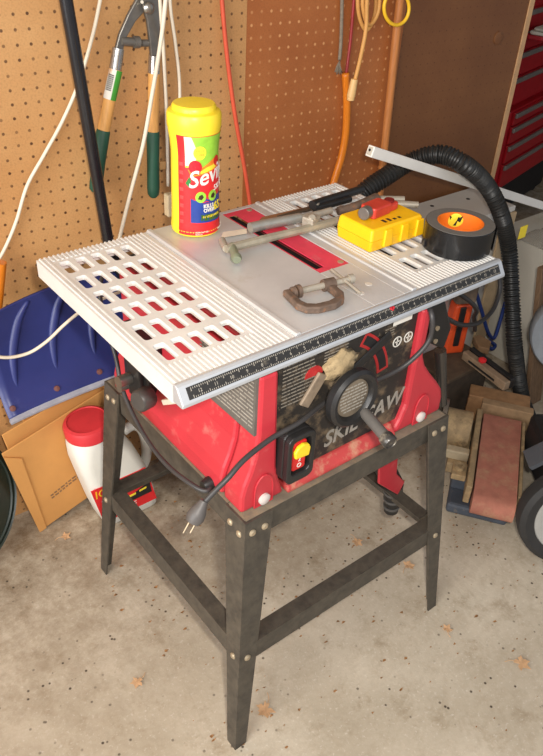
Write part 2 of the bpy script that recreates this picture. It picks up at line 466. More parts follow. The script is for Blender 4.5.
# front panel
PY = -.203
fp = MB().box((-.1485, PY, .5665), (.151, -.1605, .80)).build('front_panel', PANEL, saw)
def front(x, z, y=PY - .0006): return Matrix(((1, 0, 0, x), (0, 0, -1, y), (0, 1, 0, z), (0, 0, 0, 1)))
tilt = Matrix.Rotation(math.radians(6), 4, 'Z')
MB().text('SKIL', .046, front(-.040, .598) @ tilt, align='LEFT', shear=.25, squash=.92, bold=.0009).build('brand_letters', GREYINK, fp)
MB().text('SAW', .046, front(.056, .608) @ tilt, align='LEFT', shear=.25, squash=.92, bold=.0009).build('brand_letters', GREYINK, fp)
random.seed(3)
WP = mat('faded_print', (132, 124, 112), .7)
for (xa, xb, za, zb, rows) in ((-.140, -.075, .71, .798, 13), (-.058, -.005, .765, .798, 6), (.075, .10, .762, .782, 4)):
    b = MB()
    for k in range(rows):
        z = zb - (zb - za) * k / rows
        x = xa
        while x < xb - .004:
            w = random.uniform(.004, .012); w = min(w, xb - x)
            b.box((x, PY - .0006, z - .0018), (x + w, PY, z)); x += w + .0016
    b.build('warning_print', WP, fp)
MB().box((.092, PY - .0008, .783), (.136, PY, .793)).build('rating_sticker', WHITEINK, fp)
b = MB()
for cx in (.109, .136):
    b.ring([(.0085, 0), (.0105, 0), (.0105, .0008), (.0085, .0008)], frame((cx, PY, .747), (0, -1, 0)), 20)
    b.box((cx - .0008, PY - .0008, .740), (cx + .0008, PY, .754)); b.box((cx - .005, PY - .0008, .746), (cx + .005, PY, .748))
b.build('warning_symbol', WHITEINK, fp)
# tilt scale slot and pointer
def arc(cx, cz, r, a0, a1, n=10): return [(cx + r * math.cos(math.radians(a0 + (a1 - a0) * k / n)), cz + r * math.sin(math.radians(a0 + (a1 - a0) * k / n))) for k in range(n + 1)]
TCX, TCZ = -.028, .684
slot = arc(TCX, TCZ, .124, 8, 62) + arc(TCX, TCZ, .098, 62, 8)
MB().prism(slot, .0012, XZ(PY - .0012)).build('tilt_slot', mat('red_slot_rim', (170, 40, 40), .5), fp)
slot = arc(TCX, TCZ, .119, 11, 60) + arc(TCX, TCZ, .103, 60, 11)
MB().prism(slot, .0016, XZ(PY - .0018)).build('tilt_opening', DARK, fp)
MB().box((-.009, -.0045, -.045), (.009, 0, .045), Matrix.Translation((.045, PY - .002, .752)) @ Matrix.Rotation(math.radians(62), 4, 'Y')).build('tilt_pointer', BLACK, fp, bevel=.002)
MB().prism(arc(-.078, .752, .018, 0, 180, 12), .0016, XZ(PY - .0017)).build('lock_slot', mat('red_slot_rim_2', (176, 44, 44), .5), fp)
MB().box((-.011, -.006, -.030), (.011, 0, .030), Matrix.Translation((-.080, PY - .002, .728)) @ Matrix.Rotation(math.radians(36), 4, 'Y')).build('bracket_plate', mat('dusty_bracket', (150, 132, 112), .6, .2, .2, 40), fp, bevel=.002)
dust = mat('sawdust_clump', (170, 148, 112), .95, 0, .2, 60, dirt=[((100, 84, 64), .55, .7, 60)], bump=.8, bscale=90)
m = MB()
bmesh.ops.create_icosphere(m.bm, subdivisions=3, radius=1)
for v in m.bm.verts:
    n = 1 + .22 * math.sin(v.co.x * 7 + 1) * math.sin(v.co.z * 8) + .12 * math.sin(v.co.y * 11 + v.co.x * 9)
    v.co = V((v.co.x * .034 * n, v.co.y * .012 * n, v.co.z * .024 * n)) + V((-.027, PY - .004, .756))
m.build('sawdust', dust, fp, smooth='all')
# handwheel
WC = V((-.032, -.245, .717)); WA = V((0, -1, .05)).normalized()
hw = MB().ring([(.034, .004), (.0385, .011), (.0455, .013), (.0505, .008), (.0505, -.003), (.0455, -.009), (.0385, -.007), (.034, -.003)], frame(WC, WA), 40).build('height_wheel', BLACK, saw, smooth=True)
MB().lathe([(.0338, -.004), (.0338, .004), (.032, .005)], frame(WC, WA), 36).build('wheel_disc', mat('dusty_grey_disc', (112, 100, 84), .6, 0, .2, 50), hw, smooth=True)
MB().cyl(WC - WA * .003, V((-.03, -.2035, .715)), .018, .012).build('wheel_shaft', PANEL, hw, smooth=True)
wm = frame(WC + WA * .0053, WA, (0, 0, 1))
wm = axes(WC + WA * .0053, (1, 0, 0), (0, .05, 1))
b = MB()
for k in range(8):
    z = .022 - k * .0062; hwid = math.sqrt(max(0, .029 ** 2 - z * z)); x = -hwid
    while x < hwid - .003:
        w = min(random.uniform(.004, .011), hwid - x)
        b.box((x, z, 0), (x + w, z + .0024, .0004), wm); x += w + .0015
b.build('wheel_label', GREYINK, hw)
GA = V((-.008, -.255, .683))
GB = GA + V((-.010, -.070, -.010))
g = MB().lathe([(.0085, 0), (.0095, .004), (.0095, .058), (.0095, .0585)], frame(GA, GB - GA), 20).build('wheel_grip', mat('grey_grip', (92, 88, 84), .35), hw, smooth=True)
MB().lathe([(.0115, .0575), (.0125, .061), (.0125, .072), (.0105, .075), (.0100, .0735), (.002, .0735)], frame(GA, GB - GA), 24).build('grip_end', mat('grip_end', (60, 57, 55), .3, .2, .2, 80, dirt=[((150, 140, 124), .5, .7, 60)]), hw, smooth=True)
# switch
SX, SZ, SY = -.122, .632, -.2155
sw = MB().prism(rrect(SX, SZ, .028, .048, .012), .020, XZ(SY - .013)).build('power_switch', BLACK, saw, bevel=.003)
m = MB()
o_, i_ = rrect(SX, SZ, .028, .048, .012), rrect(SX, SZ + .003, .019, .035, .009)
F_ = SY - .013
m.loft([[V((p[0], F_ - .0003, p[1])) for p in o_], [V((p[0], F_ - .012, p[1])) for p in o_], [V((p[0], F_ - .012, p[1])) for p in i_], [V((p[0], F_ - .0003, p[1])) for p in i_]], cap=False, closed=True)
m.build('switch_guard', BLACK, sw, bevel=.002)
MB().prism(rrect(SX, SZ + .001, .0135, .029, .004), .006, XZ(F_ - .007)).build('switch_rocker', mat('switch_red', (206, 36, 34), .4), sw, bevel=.002)
MB().prism([(SX - .014, SZ + .004), (SX + .014, SZ + .001), (SX + .016, SZ + .017), (SX + .012, SZ + .025), (SX + .002, SZ + .029), (SX - .009, SZ + .026), (SX - .016, SZ + .016)], .007, XZ(F_ - .0145)).build('switch_paddle', mat('switch_yellow', (246, 206, 40), .4), sw, bevel=.002)
b = MB()
b.ring([(.003, 0), (.0045, 0), (.0045, .0006), (.003, .0006)], frame((SX, F_ - .0072, SZ - .018), (0, -1, 0)), 16)
b.text('2', .011, front(SX, SZ - .006, F_ - .0076))
b.build('switch_symbol', WHITEINK, sw)
# gray warning label on the left side
lab = MB().box((-.1955, -.210, .69), (-.1905, -.07, .80)).build('warning_label', LABGREY, saw)
b = MB(); random.seed(5)
for k in range(13):
    z = .795 - k * .0075; y = -.205
    while y < -.066:
        w = min(random.uniform(.008, .03), -.065 - y)
        if k in (3, 7, 10) : pass
        b.box((-.1961, y, z - .0022), (-.1954, y + w, z)); y += w + .0025
b.build('label_print', GREYINK, lab)
# left side mechanism: knob, bracket and ivory lever
kb = MB().box((-.2225, .06, .60), (-.1905, .15, .72)).box((-.232, .075, .585), (-.1905, .12, .66)).build('side_bracket', BLACK, saw, bevel=.004)
MB().lathe([(.009, 0), (.018, .004), (.020, .008), (.020, .030), (.017, .034), (.002, .035)], frame((-.228, .04, .628), (-1, -.25, .1)), 24).build('side_knob', mat('grey_black_knob', (66, 63, 60), .45), kb, smooth=True)
MB().cyl((-.2225, .11, .625), (-.258, .105, .628), .011).cyl((-.2225, .125, .60), (-.25, .12, .602), .008).build('side_rod', CHROME, kb, smooth=True)
MB().box((-.012, -.02, -.005), (.012, .032, .005), Matrix.Translation((-.216, -.02, .650)) @ Matrix.Rotation(math.radians(-35), 4, 'X')).build('side_lever', mat('ivory_lever', (222, 210, 190), .5), kb, bevel=.002)
# right side lever bracket
brk = [Y(426, 308, -.165), Y(446, 300, -.165), Y(452, 328, -.165), Y(444, 350, -.165), Y(431, 344, -.165)]
rb = MB().prism([(p.x, p.z) for p in brk], .03, XZ(-.165)).build('lock_bracket', BLACK, saw, bevel=.005)
MB().cyl(Y(440, 350, -.15), Y(442, 404, -.165), .0125, .0105).build('lock_handle', mat('dark_chrome', (96, 92, 88), .25, .7, .1, 40), rb, smooth=True)
for p in (Y(437, 328, -.165), Y(435, 341, -.165)): MB().lathe([(.005, 0), (.005, .003)], frame(p, (0, -1, 0)), 12).build('bolt', BOLT, rb, smooth=True)
MB().cyl((.186, -.06, .65), (.30, -.09, .63), .012).cyl((.30, -.09, .63), (.312, -.093, .628), .024).build('side_knob', BLACK, saw, smooth=True)
# motor and hanging bracket below the body
mo = MB().lathe([(.045, .0), (.05, .01), (.05, .075), (.04, .085)], frame((.14, .02, .53), (.25, 0, -1)), 24).build('motor', BLACK, saw, smooth=True)
b = MB()
for k in range(3): b.box((-.03, -.053, .03 + .018 * k), (.03, -.047, .037 + .018 * k), frame((.14, .02, .53), (.25, 0, -1), (0, 1, 0)))
b.build('motor_vent', mat('vent_grey', (84, 82, 80), .5), mo)
MB().prism([(p.x, p.z) for p in [Y(381, 440, -.17), Y(400, 435, -.17), Y(397, 474, -.17), Y(405, 482, -.17), Y(398, 495, -.17), Y(379, 484, -.17)]], .006, XZ(-.17)).build('hanging_bracket', RED, saw, bevel=.002)
MB().cyl((.17, -.05, .50), Y(394, 484, -.12), .03, .022).cyl(Y(394, 484, -.12), Y(391, 510, -.12), .022, .017).build('motor_foot', BLACK, mo, smooth=True)
for yy_ in (490, 497, 504): MB().cyl(Y(394 - (yy_ - 484) * .12, yy_, -.12), Y(394 - (yy_ - 482) * .12, yy_ + 2, -.12), .0235 - .0002 * (yy_ - 484)).build('motor_rib', mat('vent_grey_2', (84, 82, 80), .5), mo, smooth=True)
# internals seen through the slots
MB().box((-.16, -.13, .8005), (.16, .15, .826)).build('blade_shroud', mat('shroud_red', (196, 84, 84), .5), saw, bevel=.01)

# --- table top
def wing(sgn):
    # sgn -1 left, +1 right ; built for the left and mirrored
    m = MB(); bm = m.bm
    X0, X1, Y0, Y1 = -.3335, -.128, -.2098, .2098
    sx0, px, nx = -.3135, .0278, 5
    sy0, py, ny = -.168, .0598, 6
    zt, zb = H, H - .007
    cells = []
    xs1, ys1 = sx0 + px * nx, sy0 + py * ny
    m.box((X0 + .0041, Y0 + .0041, zb), (sx0, Y1 - .0041, zt)); m.box((xs1, Y0 + .0041, zb), (X1, Y1 - .0041, zt))
    m.box((sx0, Y0 + .0041, zb), (xs1, sy0, zt)); m.box((sx0, ys1, zb), (xs1, Y1 - .0041, zt))
    for i in range(nx):
        for j in range(ny):
            cx, cy = sx0 + px * (i + .5), sy0 + py * (j + .5)
            outer = [(cx + math.copysign(min(px / 2, abs(p[0]) * 9), p[0]), cy + math.copysign(min(py / 2, abs(p[1]) * 9), p[1])) for p in rrect(0, 0, .0085, .0225, .0050, 5)]
            top = rrect(cx, cy, .0096, .0222, .0050, 5); low = rrect(cx, cy, .0072, .0195, .0040, 5)
            rings = [[(p[0], p[1], zb) for p in outer], [(p[0], p[1], zt) for p in outer], [(p[0], p[1], zt) for p in top], [(p[0], p[1], zt - .003) for p in low], [(p[0], p[1], zb) for p in low]]
            m.loft(rings, cap=False, closed=True)
    # ribs running front to back
    p = .0079; k = 0
    x = X0 + .004
    while x < X1 - .004:
        a, b = x, x + .0046
        spans = [(Y0, Y1)] if (b < sx0 + .001 or a > xs1 - .001) else [(Y0, sy0), (ys1, Y1)]
        for (ya, yb) in spans:
            poly = [(a, zt - .0005), (b, zt - .0005), (b - .001, zt + .0019), (a + .001, zt + .0019)]
            m.prism(poly, yb - ya, XZ(ya))
        x += p
    # skirts
    m.box((X0, Y0, H - .030), (X0 + .004, Y1, zt)); m.box((X0 + .0041, Y1 - .004, H - .026), (X1, Y1, zt)); m.box((X0 + .0041, Y0, H - .026), (X1, Y0 + .004, zt))
    if sgn > 0:
        for v in bm.verts: v.co.x = -v.co.x
        for f in bm.faces: f.normal_flip()
    return m.build('table_wing', ALUW, saw)
wing(-1); wing(1)
m = MB()
CX0, CX1, CZ = -.1275, .1275, H + .0018
ix0, ix1, iy0, iy1 = .031, .098, -.082, .2005
for lo, hi in (((CX0, -.2098), (ix0, .2098)), ((ix1, -.2098), (CX1, .2098)), ((ix0, -.2098), (ix1, iy0)), ((ix0, iy1), (ix1, .2098))):
    m.box((lo[0], lo[1], H - .008), (hi[0], hi[1], CZ))
for xa in (CX0, CX1 - .012):
    m.prism([(xa, CZ - .001), (xa + .012, CZ - .001), (xa + .0095, CZ + .0028), (xa + .0025, CZ + .0028)], .4196, XZ(-.2098))
tt = m.build('table_top', ALU, saw, bevel=.0006, seg=1)
m = MB()
s0, s1 = .0345, .054
z0_, z1_ = CZ - .003, CZ - .0008
for lo, hi in (((ix0 + .001, iy0 + .001), (s0, iy1 - .001)), ((s1, iy0 + .001), (ix1 - .001, iy1 - .001)), ((s0, iy0 + .001), (s1, -.068)), ((s0, .188), (s1, iy1 - .001))):
    m.box((lo[0], lo[1], z0_), (hi[0], hi[1], z1_))
ins = m.build('throat_plate', mat('throat_plate_red', (216, 60, 84), .5, 0, .12, 30, dirt=[((196, 130, 130), .6, .8, 25)]), saw)
MB().box((ix0 + .002, iy0 + .002, H - .018), (s1 + .004, iy1 - .002, H - .008)).build('throat_well', DARK, ins)
b = MB()
for (xx, yy) in ((.088, -.07), (.088, .19)): b.lathe([(.0055, 0), (.0055, .001), (.003, .0012)], frame((xx, yy, z1_), (0, 0, 1)), 14)
b.build('screw', BOLT, ins)
BSC = mat('bright_screw', (226, 222, 214), .4, .3)
for (xx, yy) in ((.048, -.116), (.072, -.155), (.04, -.17)): MB().lathe([(.006, -.0004), (.006, .0003), (.005, .0006)], frame((xx, yy, CZ), (0, 0, 1)), 14).build('levelling_screw', BSC, tt)
# front rail with the scale
RX = .3335
YZ = lambda x: Matrix(((0, 0, 1, x), (1, 0, 0, 0), (0, 1, 0, 0), (0, 0, 0, 1)))     # (x,y)->(y,z) extruded along +x
rail = MB().prism([(-.2102, .8455), (-.2160, .8462), (-.2200, .844), (-.2335, .8235), (-.2340, .8185), (-.230, .817), (-.2102, .817)], 2 * RX, YZ(-RX)).build('front_rail', RAIL, saw, bevel=.0012)
sn = V((0, -.0285, -.0193)).normalized()          # face: from (-.2222,.845) to (-.2415,.8165)
fa, fb = V((0, -.2200, .844)), V((0, -.2335, .8235))
up = (fa - fb).normalized(); nrm = V((1, 0, 0)).cross(up).normalized()
if nrm.y > 0: nrm = -nrm
fc = (fa + fb) / 2
sm = axes(fc + nrm * .0002, (1, 0, 0), up)
if (sm.to_3x3() @ V((0, 0, 1))).dot(nrm) < 0: raise SystemExit('rail')
Lf = (fa - fb).length
st = MB().box((-RX + .012, -Lf / 2 + .004, 0), (RX - .012, Lf / 2 - .0035, .0008), sm).build('scale_strip', SATIN, rail)
m = MB()
x = -RX + .018; k = 0
while x < RX - .016:
    hh = .0050 if k % 8 == 0 else .0036 if k % 4 == 0 else .0024
    m.box((x, Lf / 2 - .005 - hh, .0008), (x + .0009, Lf / 2 - .005, .0012), sm)
    m.box((x + .001, -Lf / 2 + .005, .0008), (x + .0019, -Lf / 2 + .005 + hh * .8, .0012), sm)
    if k % 8 == 4:
        n = abs(12 - k // 8)
        m.text(str(n), .0068, sm @ Matrix.Translation((x, -.0008, .001)), depth=.0002)
    x += .00318; k += 1
m.build('scale_print', GREYINK, st)
MB().box((.055, .002, .0008), (.058, Lf / 2 - .004, .0016), sm).box((.052, .004, .0008), (.061, .008, .0016), sm).build('scale_pointer', mat('red_pointer', (200, 40, 50), .5), st)

# power cord: leaves the base at the left, round the back, over the front and ends in the plug
cp = [(-.216, -.128, .545), X(206, 491, -.236), X(188, 482, -.250), X(165, 463, -.255), X(146, 438, -.252), X(130, 408, -.246), X(121, 384, -.240), X(117, 362, -.232), (-.20, .245, .765), (0, .262, .772), (.2, .25, .77), (.25, .14, .775), (.215, -.02, .785), (.196, -.155, .792),
      Y(431, 312, -.232), Y(430, 338, -.238), Y(414, 358, -.232), Y(392, 373, -.222), Y(352, 390, -.213), Y(325, 403, -.211), Y(300, 422, -.225), Y(272, 438, -.228), Y(245, 459, -.238), Y(228, 478, -.245), Y(214, 492, -.243), Y(203, 504, -.24)]
pc = MB().tube(cp, .0042, 10, 8).build('power_cord', CORDBLK, saw, smooth='all')
MB().lathe([(.012, 0), (.012, .006), (.009, .016)], frame((-.2187, -.1285, .545), (-1, 0, 0)), 16).build('strain_relief', BLACK, pc, smooth=True)
pa = Y(203, 503, -.24); pb = Y(192, 523, -.242)
m = MB().lathe([(.006, -.004), (.009, .006), (.0125, .014), (.014, .024), (.011, .032), (.002, .033)], frame(pa, pb - pa), 14)
m.build('plug', mat('grey_plug', (84, 80, 78), .5), pc, smooth=True)
d = (pb - pa).normalized(); sd = CR.copy()
m = MB()
for s_ in (-.005, .005): m.box((-.003, -.0008, .032), (.003, .0008, .05), frame(pa + sd * s_, d, sd))
m.build('plug_blade', BOLT, pc)

# ------------------------------------------------------------------ things on the table
TZ = CZ
# insect dust canister
bx, by = -.047, .172
can = thing('dust_canister', 'tall yellow and red garden dust canister with yellow lid on the saw table', 'canister', (bx, by, TZ))
T0 = Matrix.Translation((bx, by, TZ))
bodyp = [(.038, .0005), (.0425, .004), (.0435, .012), (.0425, .02), (.0415, .05), (.0405, .12), (.0400, .145), (.0415, .165), (.0440, .180), (.0440, .187)]
MB().lathe(bodyp, T0, 48).build('bottle', YLID, can, smooth=True)
lid = MB().lathe([(.0450, .186), (.0455, .188), (.0455, .207), (.0435, .2110), (.0385, .2130), (.0370, .2135), (.0368, .219), (.034, .2225), (.002, .2235)], T0, 48).build('lid', YLID, can, smooth=True)
TH0 = math.radians(-123.5)
def rad(z):
    for (ra, za), (rb_, zb_) in zip(bodyp, bodyp[1:]):
        if za <= z <= zb_: return ra + (rb_ - ra) * (z - za) / (zb_ - za)
    return .0435
def patch(a0, a1, z0, z1, lift, n=16, nz=10, shape=None):
    m = MB(); bm = m.bm
    g = []
    for j in range(nz + 1):
        z = z0 + (z1 - z0) * j / nz
        row = []
        for i in range(n + 1):
            a = TH0 + math.radians(a0 + (a1 - a0) * i / n); r = rad(z) + lift
            row.append(bm.verts.new(V((bx + r * math.cos(a), by + r * math.sin(a), TZ + z))))
        g.append(row)
    for j in range(nz):
        for i in range(n):
            bm.faces.new((g[j][i], g[j][i + 1], g[j + 1][i + 1], g[j + 1][i]))
    return m
def polypatch(pts, lift, res=1):                       # (deg, z) outline fan
    m = MB(); bm = m.bm
    pts = [(a[0] + (b_[0] - a[0]) * k / 10, a[1] + (b_[1] - a[1]) * k / 10) for a, b_ in zip(pts, pts[1:] + pts[:1]) for k in range(10)] if len(pts) < 9 else pts
    c = V((sum(p[0] for p in pts) / len(pts), sum(p[1] for p in pts) / len(pts), 0))
    def P(a, z, rr=lift):
        t = TH0 + math.radians(a); r = rad(z) + rr
        return V((bx + r * math.cos(t), by + r * math.sin(t), TZ + z))
    rings = [[bm.verts.new(P(c.x + (p[0] - c.x) * f, c.y + (p[1] - c.y) * f)) for p in pts] for f in (.02, .2, .4, .6, .8, 1)]
    for a, b in zip(rings, rings[1:]):
        for k in range(len(pts)): bm.faces.new((a[k], a[(k + 1) % len(pts)], b[(k + 1) % len(pts)], b[k]))
    return m
def disc(a, z, r): return [(a + math.degrees(r / .0435) * math.cos(t), z + r * math.sin(t)) for t in [2 * PI * k / 20 for k in range(20)]]
lb = patch(-42, 190, .006, .180, .0004, 40, 20).build('label', LABRED, can, smooth='all')
patch(-22, 172, .127, .179, .0007, 30, 8).build('label_band', LABGREEN, lb, smooth='all')
polypatch([(-22, .130), (-22, .179), (-6, .179), (4, .160), (4, .136), (-4, .130)], .0009).build('label_fade', mat('label_cream', (250, 226, 200), .4), lb, smooth='all')
m = polypatch([(-16, .124), (20, .128), (48, .139), (60, .142), (66, .124), (30, .116), (-8, .112)], .0011); m.build('label_fruit', LABORANGE, lb, smooth='all')
MB_ = polypatch(disc(2, .128, .012), .0013); MB_.build('label_berries', mat('berry_red', (196, 24, 40), .4, 0, .4, 260), lb, smooth='all')
polypatch([(14, .121), (30, .127), (58, .131), (58, .124), (30, .119), (14, .117)], .0013).build('label_pepper', LABYEL, lb, smooth='all')
polypatch(disc(62, .134, .009), .0013).build('label_tomato', mat('tomato', (206, 40, 30), .4), lb, smooth='all')
polypatch([(-22, .100), (-12, .112), (-8, .104), (-14, .094)], .0013).build('label_leaf', mat('leaf_green', (40, 120, 50), .4), lb, smooth='all')
polypatch(disc(13, .152, .0115), .0014).build('label_seal', LABYEL, lb, smooth='all')
polypatch([(-10, .030), (150, .026), (150, .075), (-10, .073)], .0009).build('label_block', LABBLUE, lb, smooth='all')
polypatch([(14, .033), (150, .029), (150, .043), (14, .044)], .0011).build('label_stripe', mat('stripe_green', (60, 96, 40), .4), lb, smooth='all')
for a in (14, 46): polypatch(disc(a, .076, .0098), .0013).build('pest_disc', LABGREEN, lb, smooth='all')
for a in (14, 46): polypatch([(a - 7, .073), (a - 4, .079), (a + 3, .081), (a + 7, .076), (a + 2, .071)], .0016).build('pest_mark', mat('pest_dark', (60, 40, 24), .5), lb, smooth='all')
def wrap(text, size, a, z, lift=.0016, shear=0, slope=0, squash=1, bold=0):
    def fn(p):
        t = TH0 + math.radians(a) + p.x / .0435
        zz = z + p.y + slope * p.x
        r = rad(min(max(zz, 0), .19)) + lift + p.z
        return V((bx + r * math.cos(t), by + r * math.sin(t), TZ + zz))
    return MB().text(text, size, None, .0003, 'LEFT', fn, squash, shear, bold)
wrap('Sevin', .040, -15, .104, shear=.12, slope=.2, bold=.0005).build('label_name', WHITEINK, lb)
wrap('5% DUST', .014, 48, .088, shear=.15, slope=.10).build('label_name', WHITEINK, lb)
wrap('KILLS', .0062, 3, .1555, .0018).build('label_print', mat('seal_print', (190, 176, 60), .5), lb)
wrap('OVER', .0062, 3, .1485, .0018).build('label_print', mat('seal_print_2', (190, 176, 60), .5), lb)
wrap('KILLS', .009, 20, .059, bold=.0003).build('label_print', WHITEINK, lb)
wrap('OVER', .009, 20, .051, bold=.0003).build('label_print', WHITEINK, lb)
wrap('65', .020, 48, .055, bold=.0006).build('label_count', LABYEL, lb)
wrap('IN VEGETABLES', .0055, 18, .0395, .0014).build('label_print', LABYEL, lb)
wrap('NET WT 1 LB', .0045, 62, .011).build('label_print', WHITEINK, lb)
wrap('KEEP OUT OF', .0038, 0, .0125).build('label_print', WHITEINK, lb)
wrap('REACH', .0038, 0, .0085).build('label_print', WHITEINK, lb)
m = MB()
for k in range(8):
    z = .03 + k * .0145; a = TH0 + math.radians(-33); r = rad(z)
    m.box((-.004, -.0015, -.0035), (.004, .0012, .0035), frame((bx + r * math.cos(a), by + r * math.sin(a), TZ + z), (0, 0, 1), (math.cos(a), math.sin(a), 0)))
m.build('grip_ridge', mat('ridge_red', (216, 70, 70), .4), lb, bevel=.0012)

# C-clamp, lying on the table
cb = thing('c_clamp', 'small rusty C-clamp lying on the saw table beside the throat plate', 'clamp', (-.02, -.145, TZ))
ux = V((.083, -.014, 0)).normalized(); uy = V((.014, .083, 0)).normalized()   # along the screw / across
cm = axes((-.045, -.132, TZ + .0030), ux, uy) @ Matrix.Diagonal((1.0, 1.08, 1.0, 1))
outer = [(-.032, .012), (-.034, -.030), (-.026, -.045), (-.008, -.052), (.022, -.052), (.042, -.044), (.052, -.028), (.052, .012)]
inner = [(.040, .012), (.040, -.024), (.030, -.036), (.016, -.040), (-.006, -.040), (-.018, -.034), (-.022, -.024), (-.021, .012)]
MB().prism(outer + inner, .012, cm).build('frame', RUST, cb, bevel=.0022)
MB().cyl(cm @ V((-.006, .004, .0085)), cm @ V((.083, .004, .0095)), .0052).cyl(cm @ V((.083, .004, .0095)), cm @ V((.092, .004, .0095)), .0078).build('screw', GREYMET, cb, smooth=True)
MB().cyl(cm @ V((-.012, .004, .0085)), cm @ V((-.006, .004, .0085)), .0105).cyl(cm @ V((-.021, .004, .0085)), cm @ V((-.015, .004, .0085)), .009).build('swivel_pad', RUST, cb, smooth=True)
MB().cyl(cm @ V((.036, .004, .0085)), cm @ V((.056, .004, .0085)), .010).build('threaded_boss', RUST, cb, smooth=True)
MB().cyl(cm @ V((.078, -.036, .0075)), cm @ V((.073, .036, .0125)), .0026).build('tommy_bar', GREYMET, cb, smooth=True)

# yellow case and the red chalk-line reel on it
cA, cB, cC = Z(336.7, 235.6, TZ), Z(369.6, 254.4, TZ), Z(421, 236.6, TZ)
ex = (cC - cB); ex.z = 0; Lx = ex.length; ex.normalize()
ey = V((-ex.y, ex.x, 0)); Ly = (cA - cB).dot(ey)
km = axes(cB, ex, ey)
hC = .043
case = thing('plastic_case', 'bright yellow plastic case on the saw table beneath a red tool', 'case', tuple(cB + ex * Lx / 2 + ey * Ly / 2))
zr = .0016
bot = MB().loft([[km @ V((p[0], p[1], zr)) for p in rrect(Lx / 2, Ly / 2, Lx / 2 - .002, Ly / 2 - .002, .005)], [km @ V((p[0], p[1], .021)) for p in rrect(Lx / 2, Ly / 2, Lx / 2, Ly / 2, .005)]]).build('case_base', YELLOW, case, bevel=.001)
m = MB().loft([[km @ V((p[0], p[1], .0215)) for p in rrect(Lx / 2, Ly / 2, Lx / 2, Ly / 2, .005)], [km @ V((p[0], p[1], hC - .003)) for p in rrect(Lx / 2, Ly / 2, Lx / 2 - .002, Ly / 2 - .002, .005)], [km @ V((p[0], p[1], hC)) for p in rrect(Lx / 2, Ly / 2, Lx / 2 - .005, Ly / 2 - .005, .004)]])
cl = m.build('case_lid', YELLOW, case, bevel=.001)
for xx in (.03, .072, .112):
    MB().hexa([km @ V(p) for p in ((xx, -.004, .006), (xx + .022, -.004, .006), (xx + .022, .002, .006), (xx, .002, .006), (xx + .003, -.0025, .037), (xx + .019, -.0025, .037), (xx + .019, .002, .037), (xx + .003, .002, .037))]).build('case_latch', YELLOW, case, bevel=.0015)
rt = km @ V((Lx * .40, Ly * .42, hC))
m = MB()
random.seed(2)
for k in range(4):
    m.box((Lx * .34 + .012 * k, Ly * .16, hC), (Lx * .34 + .012 * k + .006, Ly * .16 + random.uniform(.006, .012), hC + .0003), km)
m.build('case_print', BLACK, cl)
rd = thing('red_reel', 'small red plastic tool with grey knob lying on yellow case', 'reel', tuple(rt))
rm = axes(km @ V((Lx * .22, Ly * .40, hC + .0006)), ex + ey * .12, ey)
RM = mat('worn_red_plastic', (196, 62, 48), .45, 0, .12, 40)
MB().prism(rrect(.03, .012, .026, .017, .006), .020, rm).build('reel_body', RM, rd, bevel=.003)
MB().prism(rrect(.068, .012, .014, .014, .007), .014, rm).build('reel_tip', RM, rd, bevel=.003)
MB().cyl(rm @ V((.004, .01, .012)), rm @ V((-.012, .008, .012)), .0115).build('reel_knob', mat('grey_knob', (112, 106, 100), .4, .3), rd, smooth=True, bevel=.0015)
MB().cyl(rm @ V((.068, .012, .014)), rm @ V((.068, .012, .018)), .009).build('reel_cap', mat('dark_red_cap', (128, 30, 32), .45), rd, smooth=True)

# tape roll
tx, ty = .304, -.140
TB = H + .0021
tp = thing('tape_roll', 'black tape roll with orange cardboard core on the right table wing', 'tape roll', (tx, ty, TB))
tm = Matrix.Translation((tx, ty, TB))
MB().ring([(.0600, .001), (.0610, .002), (.0610, .0465), (.0600, .0475), (.041, .0475), (.041, .001)], tm, 64).build('tape', TAPE, tp, smooth=True)
MB().ring([(.0600, .0477), (.0600, .0483), (.0412, .0483), (.0412, .0477)], tm, 64).build('tape_edge', TAPESIDE, tp, smooth=True)
co = MB().ring([(.0408, .0008), (.0408, .0487), (.0388, .0487), (.0388, .0008)], tm, 64).build('core', TAPECORE, tp, smooth=True)
# logo inside the core: black face-like blot on yellow oval
def corepatch(pts, lift):
    m = MB(); bm = m.bm; vs = []
    for a, z in pts:
        t = TH0 + PI + math.radians(a - 6); r = .0388 - lift
        vs.append(bm.verts.new(V((tx + r * math.cos(t), ty + r * math.sin(t), TB + z))))
    bm.faces.new(vs); return m
ov = [(21 * math.cos(t), .034 + .013 * math.sin(t)) for t in [2 * PI * k / 20 for k in range(20)]]
corepatch(ov, .0004).build('core_logo', LABYEL, co)
corepatch([(-19, .044), (-10, .040), (0, .046), (10, .040), (19, .044), (14, .031), (6, .033), (4, .024), (-4, .024), (-6, .033), (-14, .031)], .0009).build('core_logo', BLACK, co)
# loose tape end
a0 = math.radians(-40)
MB().box((-.0003, -.016, .003), (.0006, .012, .046), Matrix.Translation((tx + .0616 * math.cos(a0), ty + .0616 * math.sin(a0), TB)) @ Matrix.Rotation(a0, 4, 'Z')).build('tape_end', TAPE, tp)

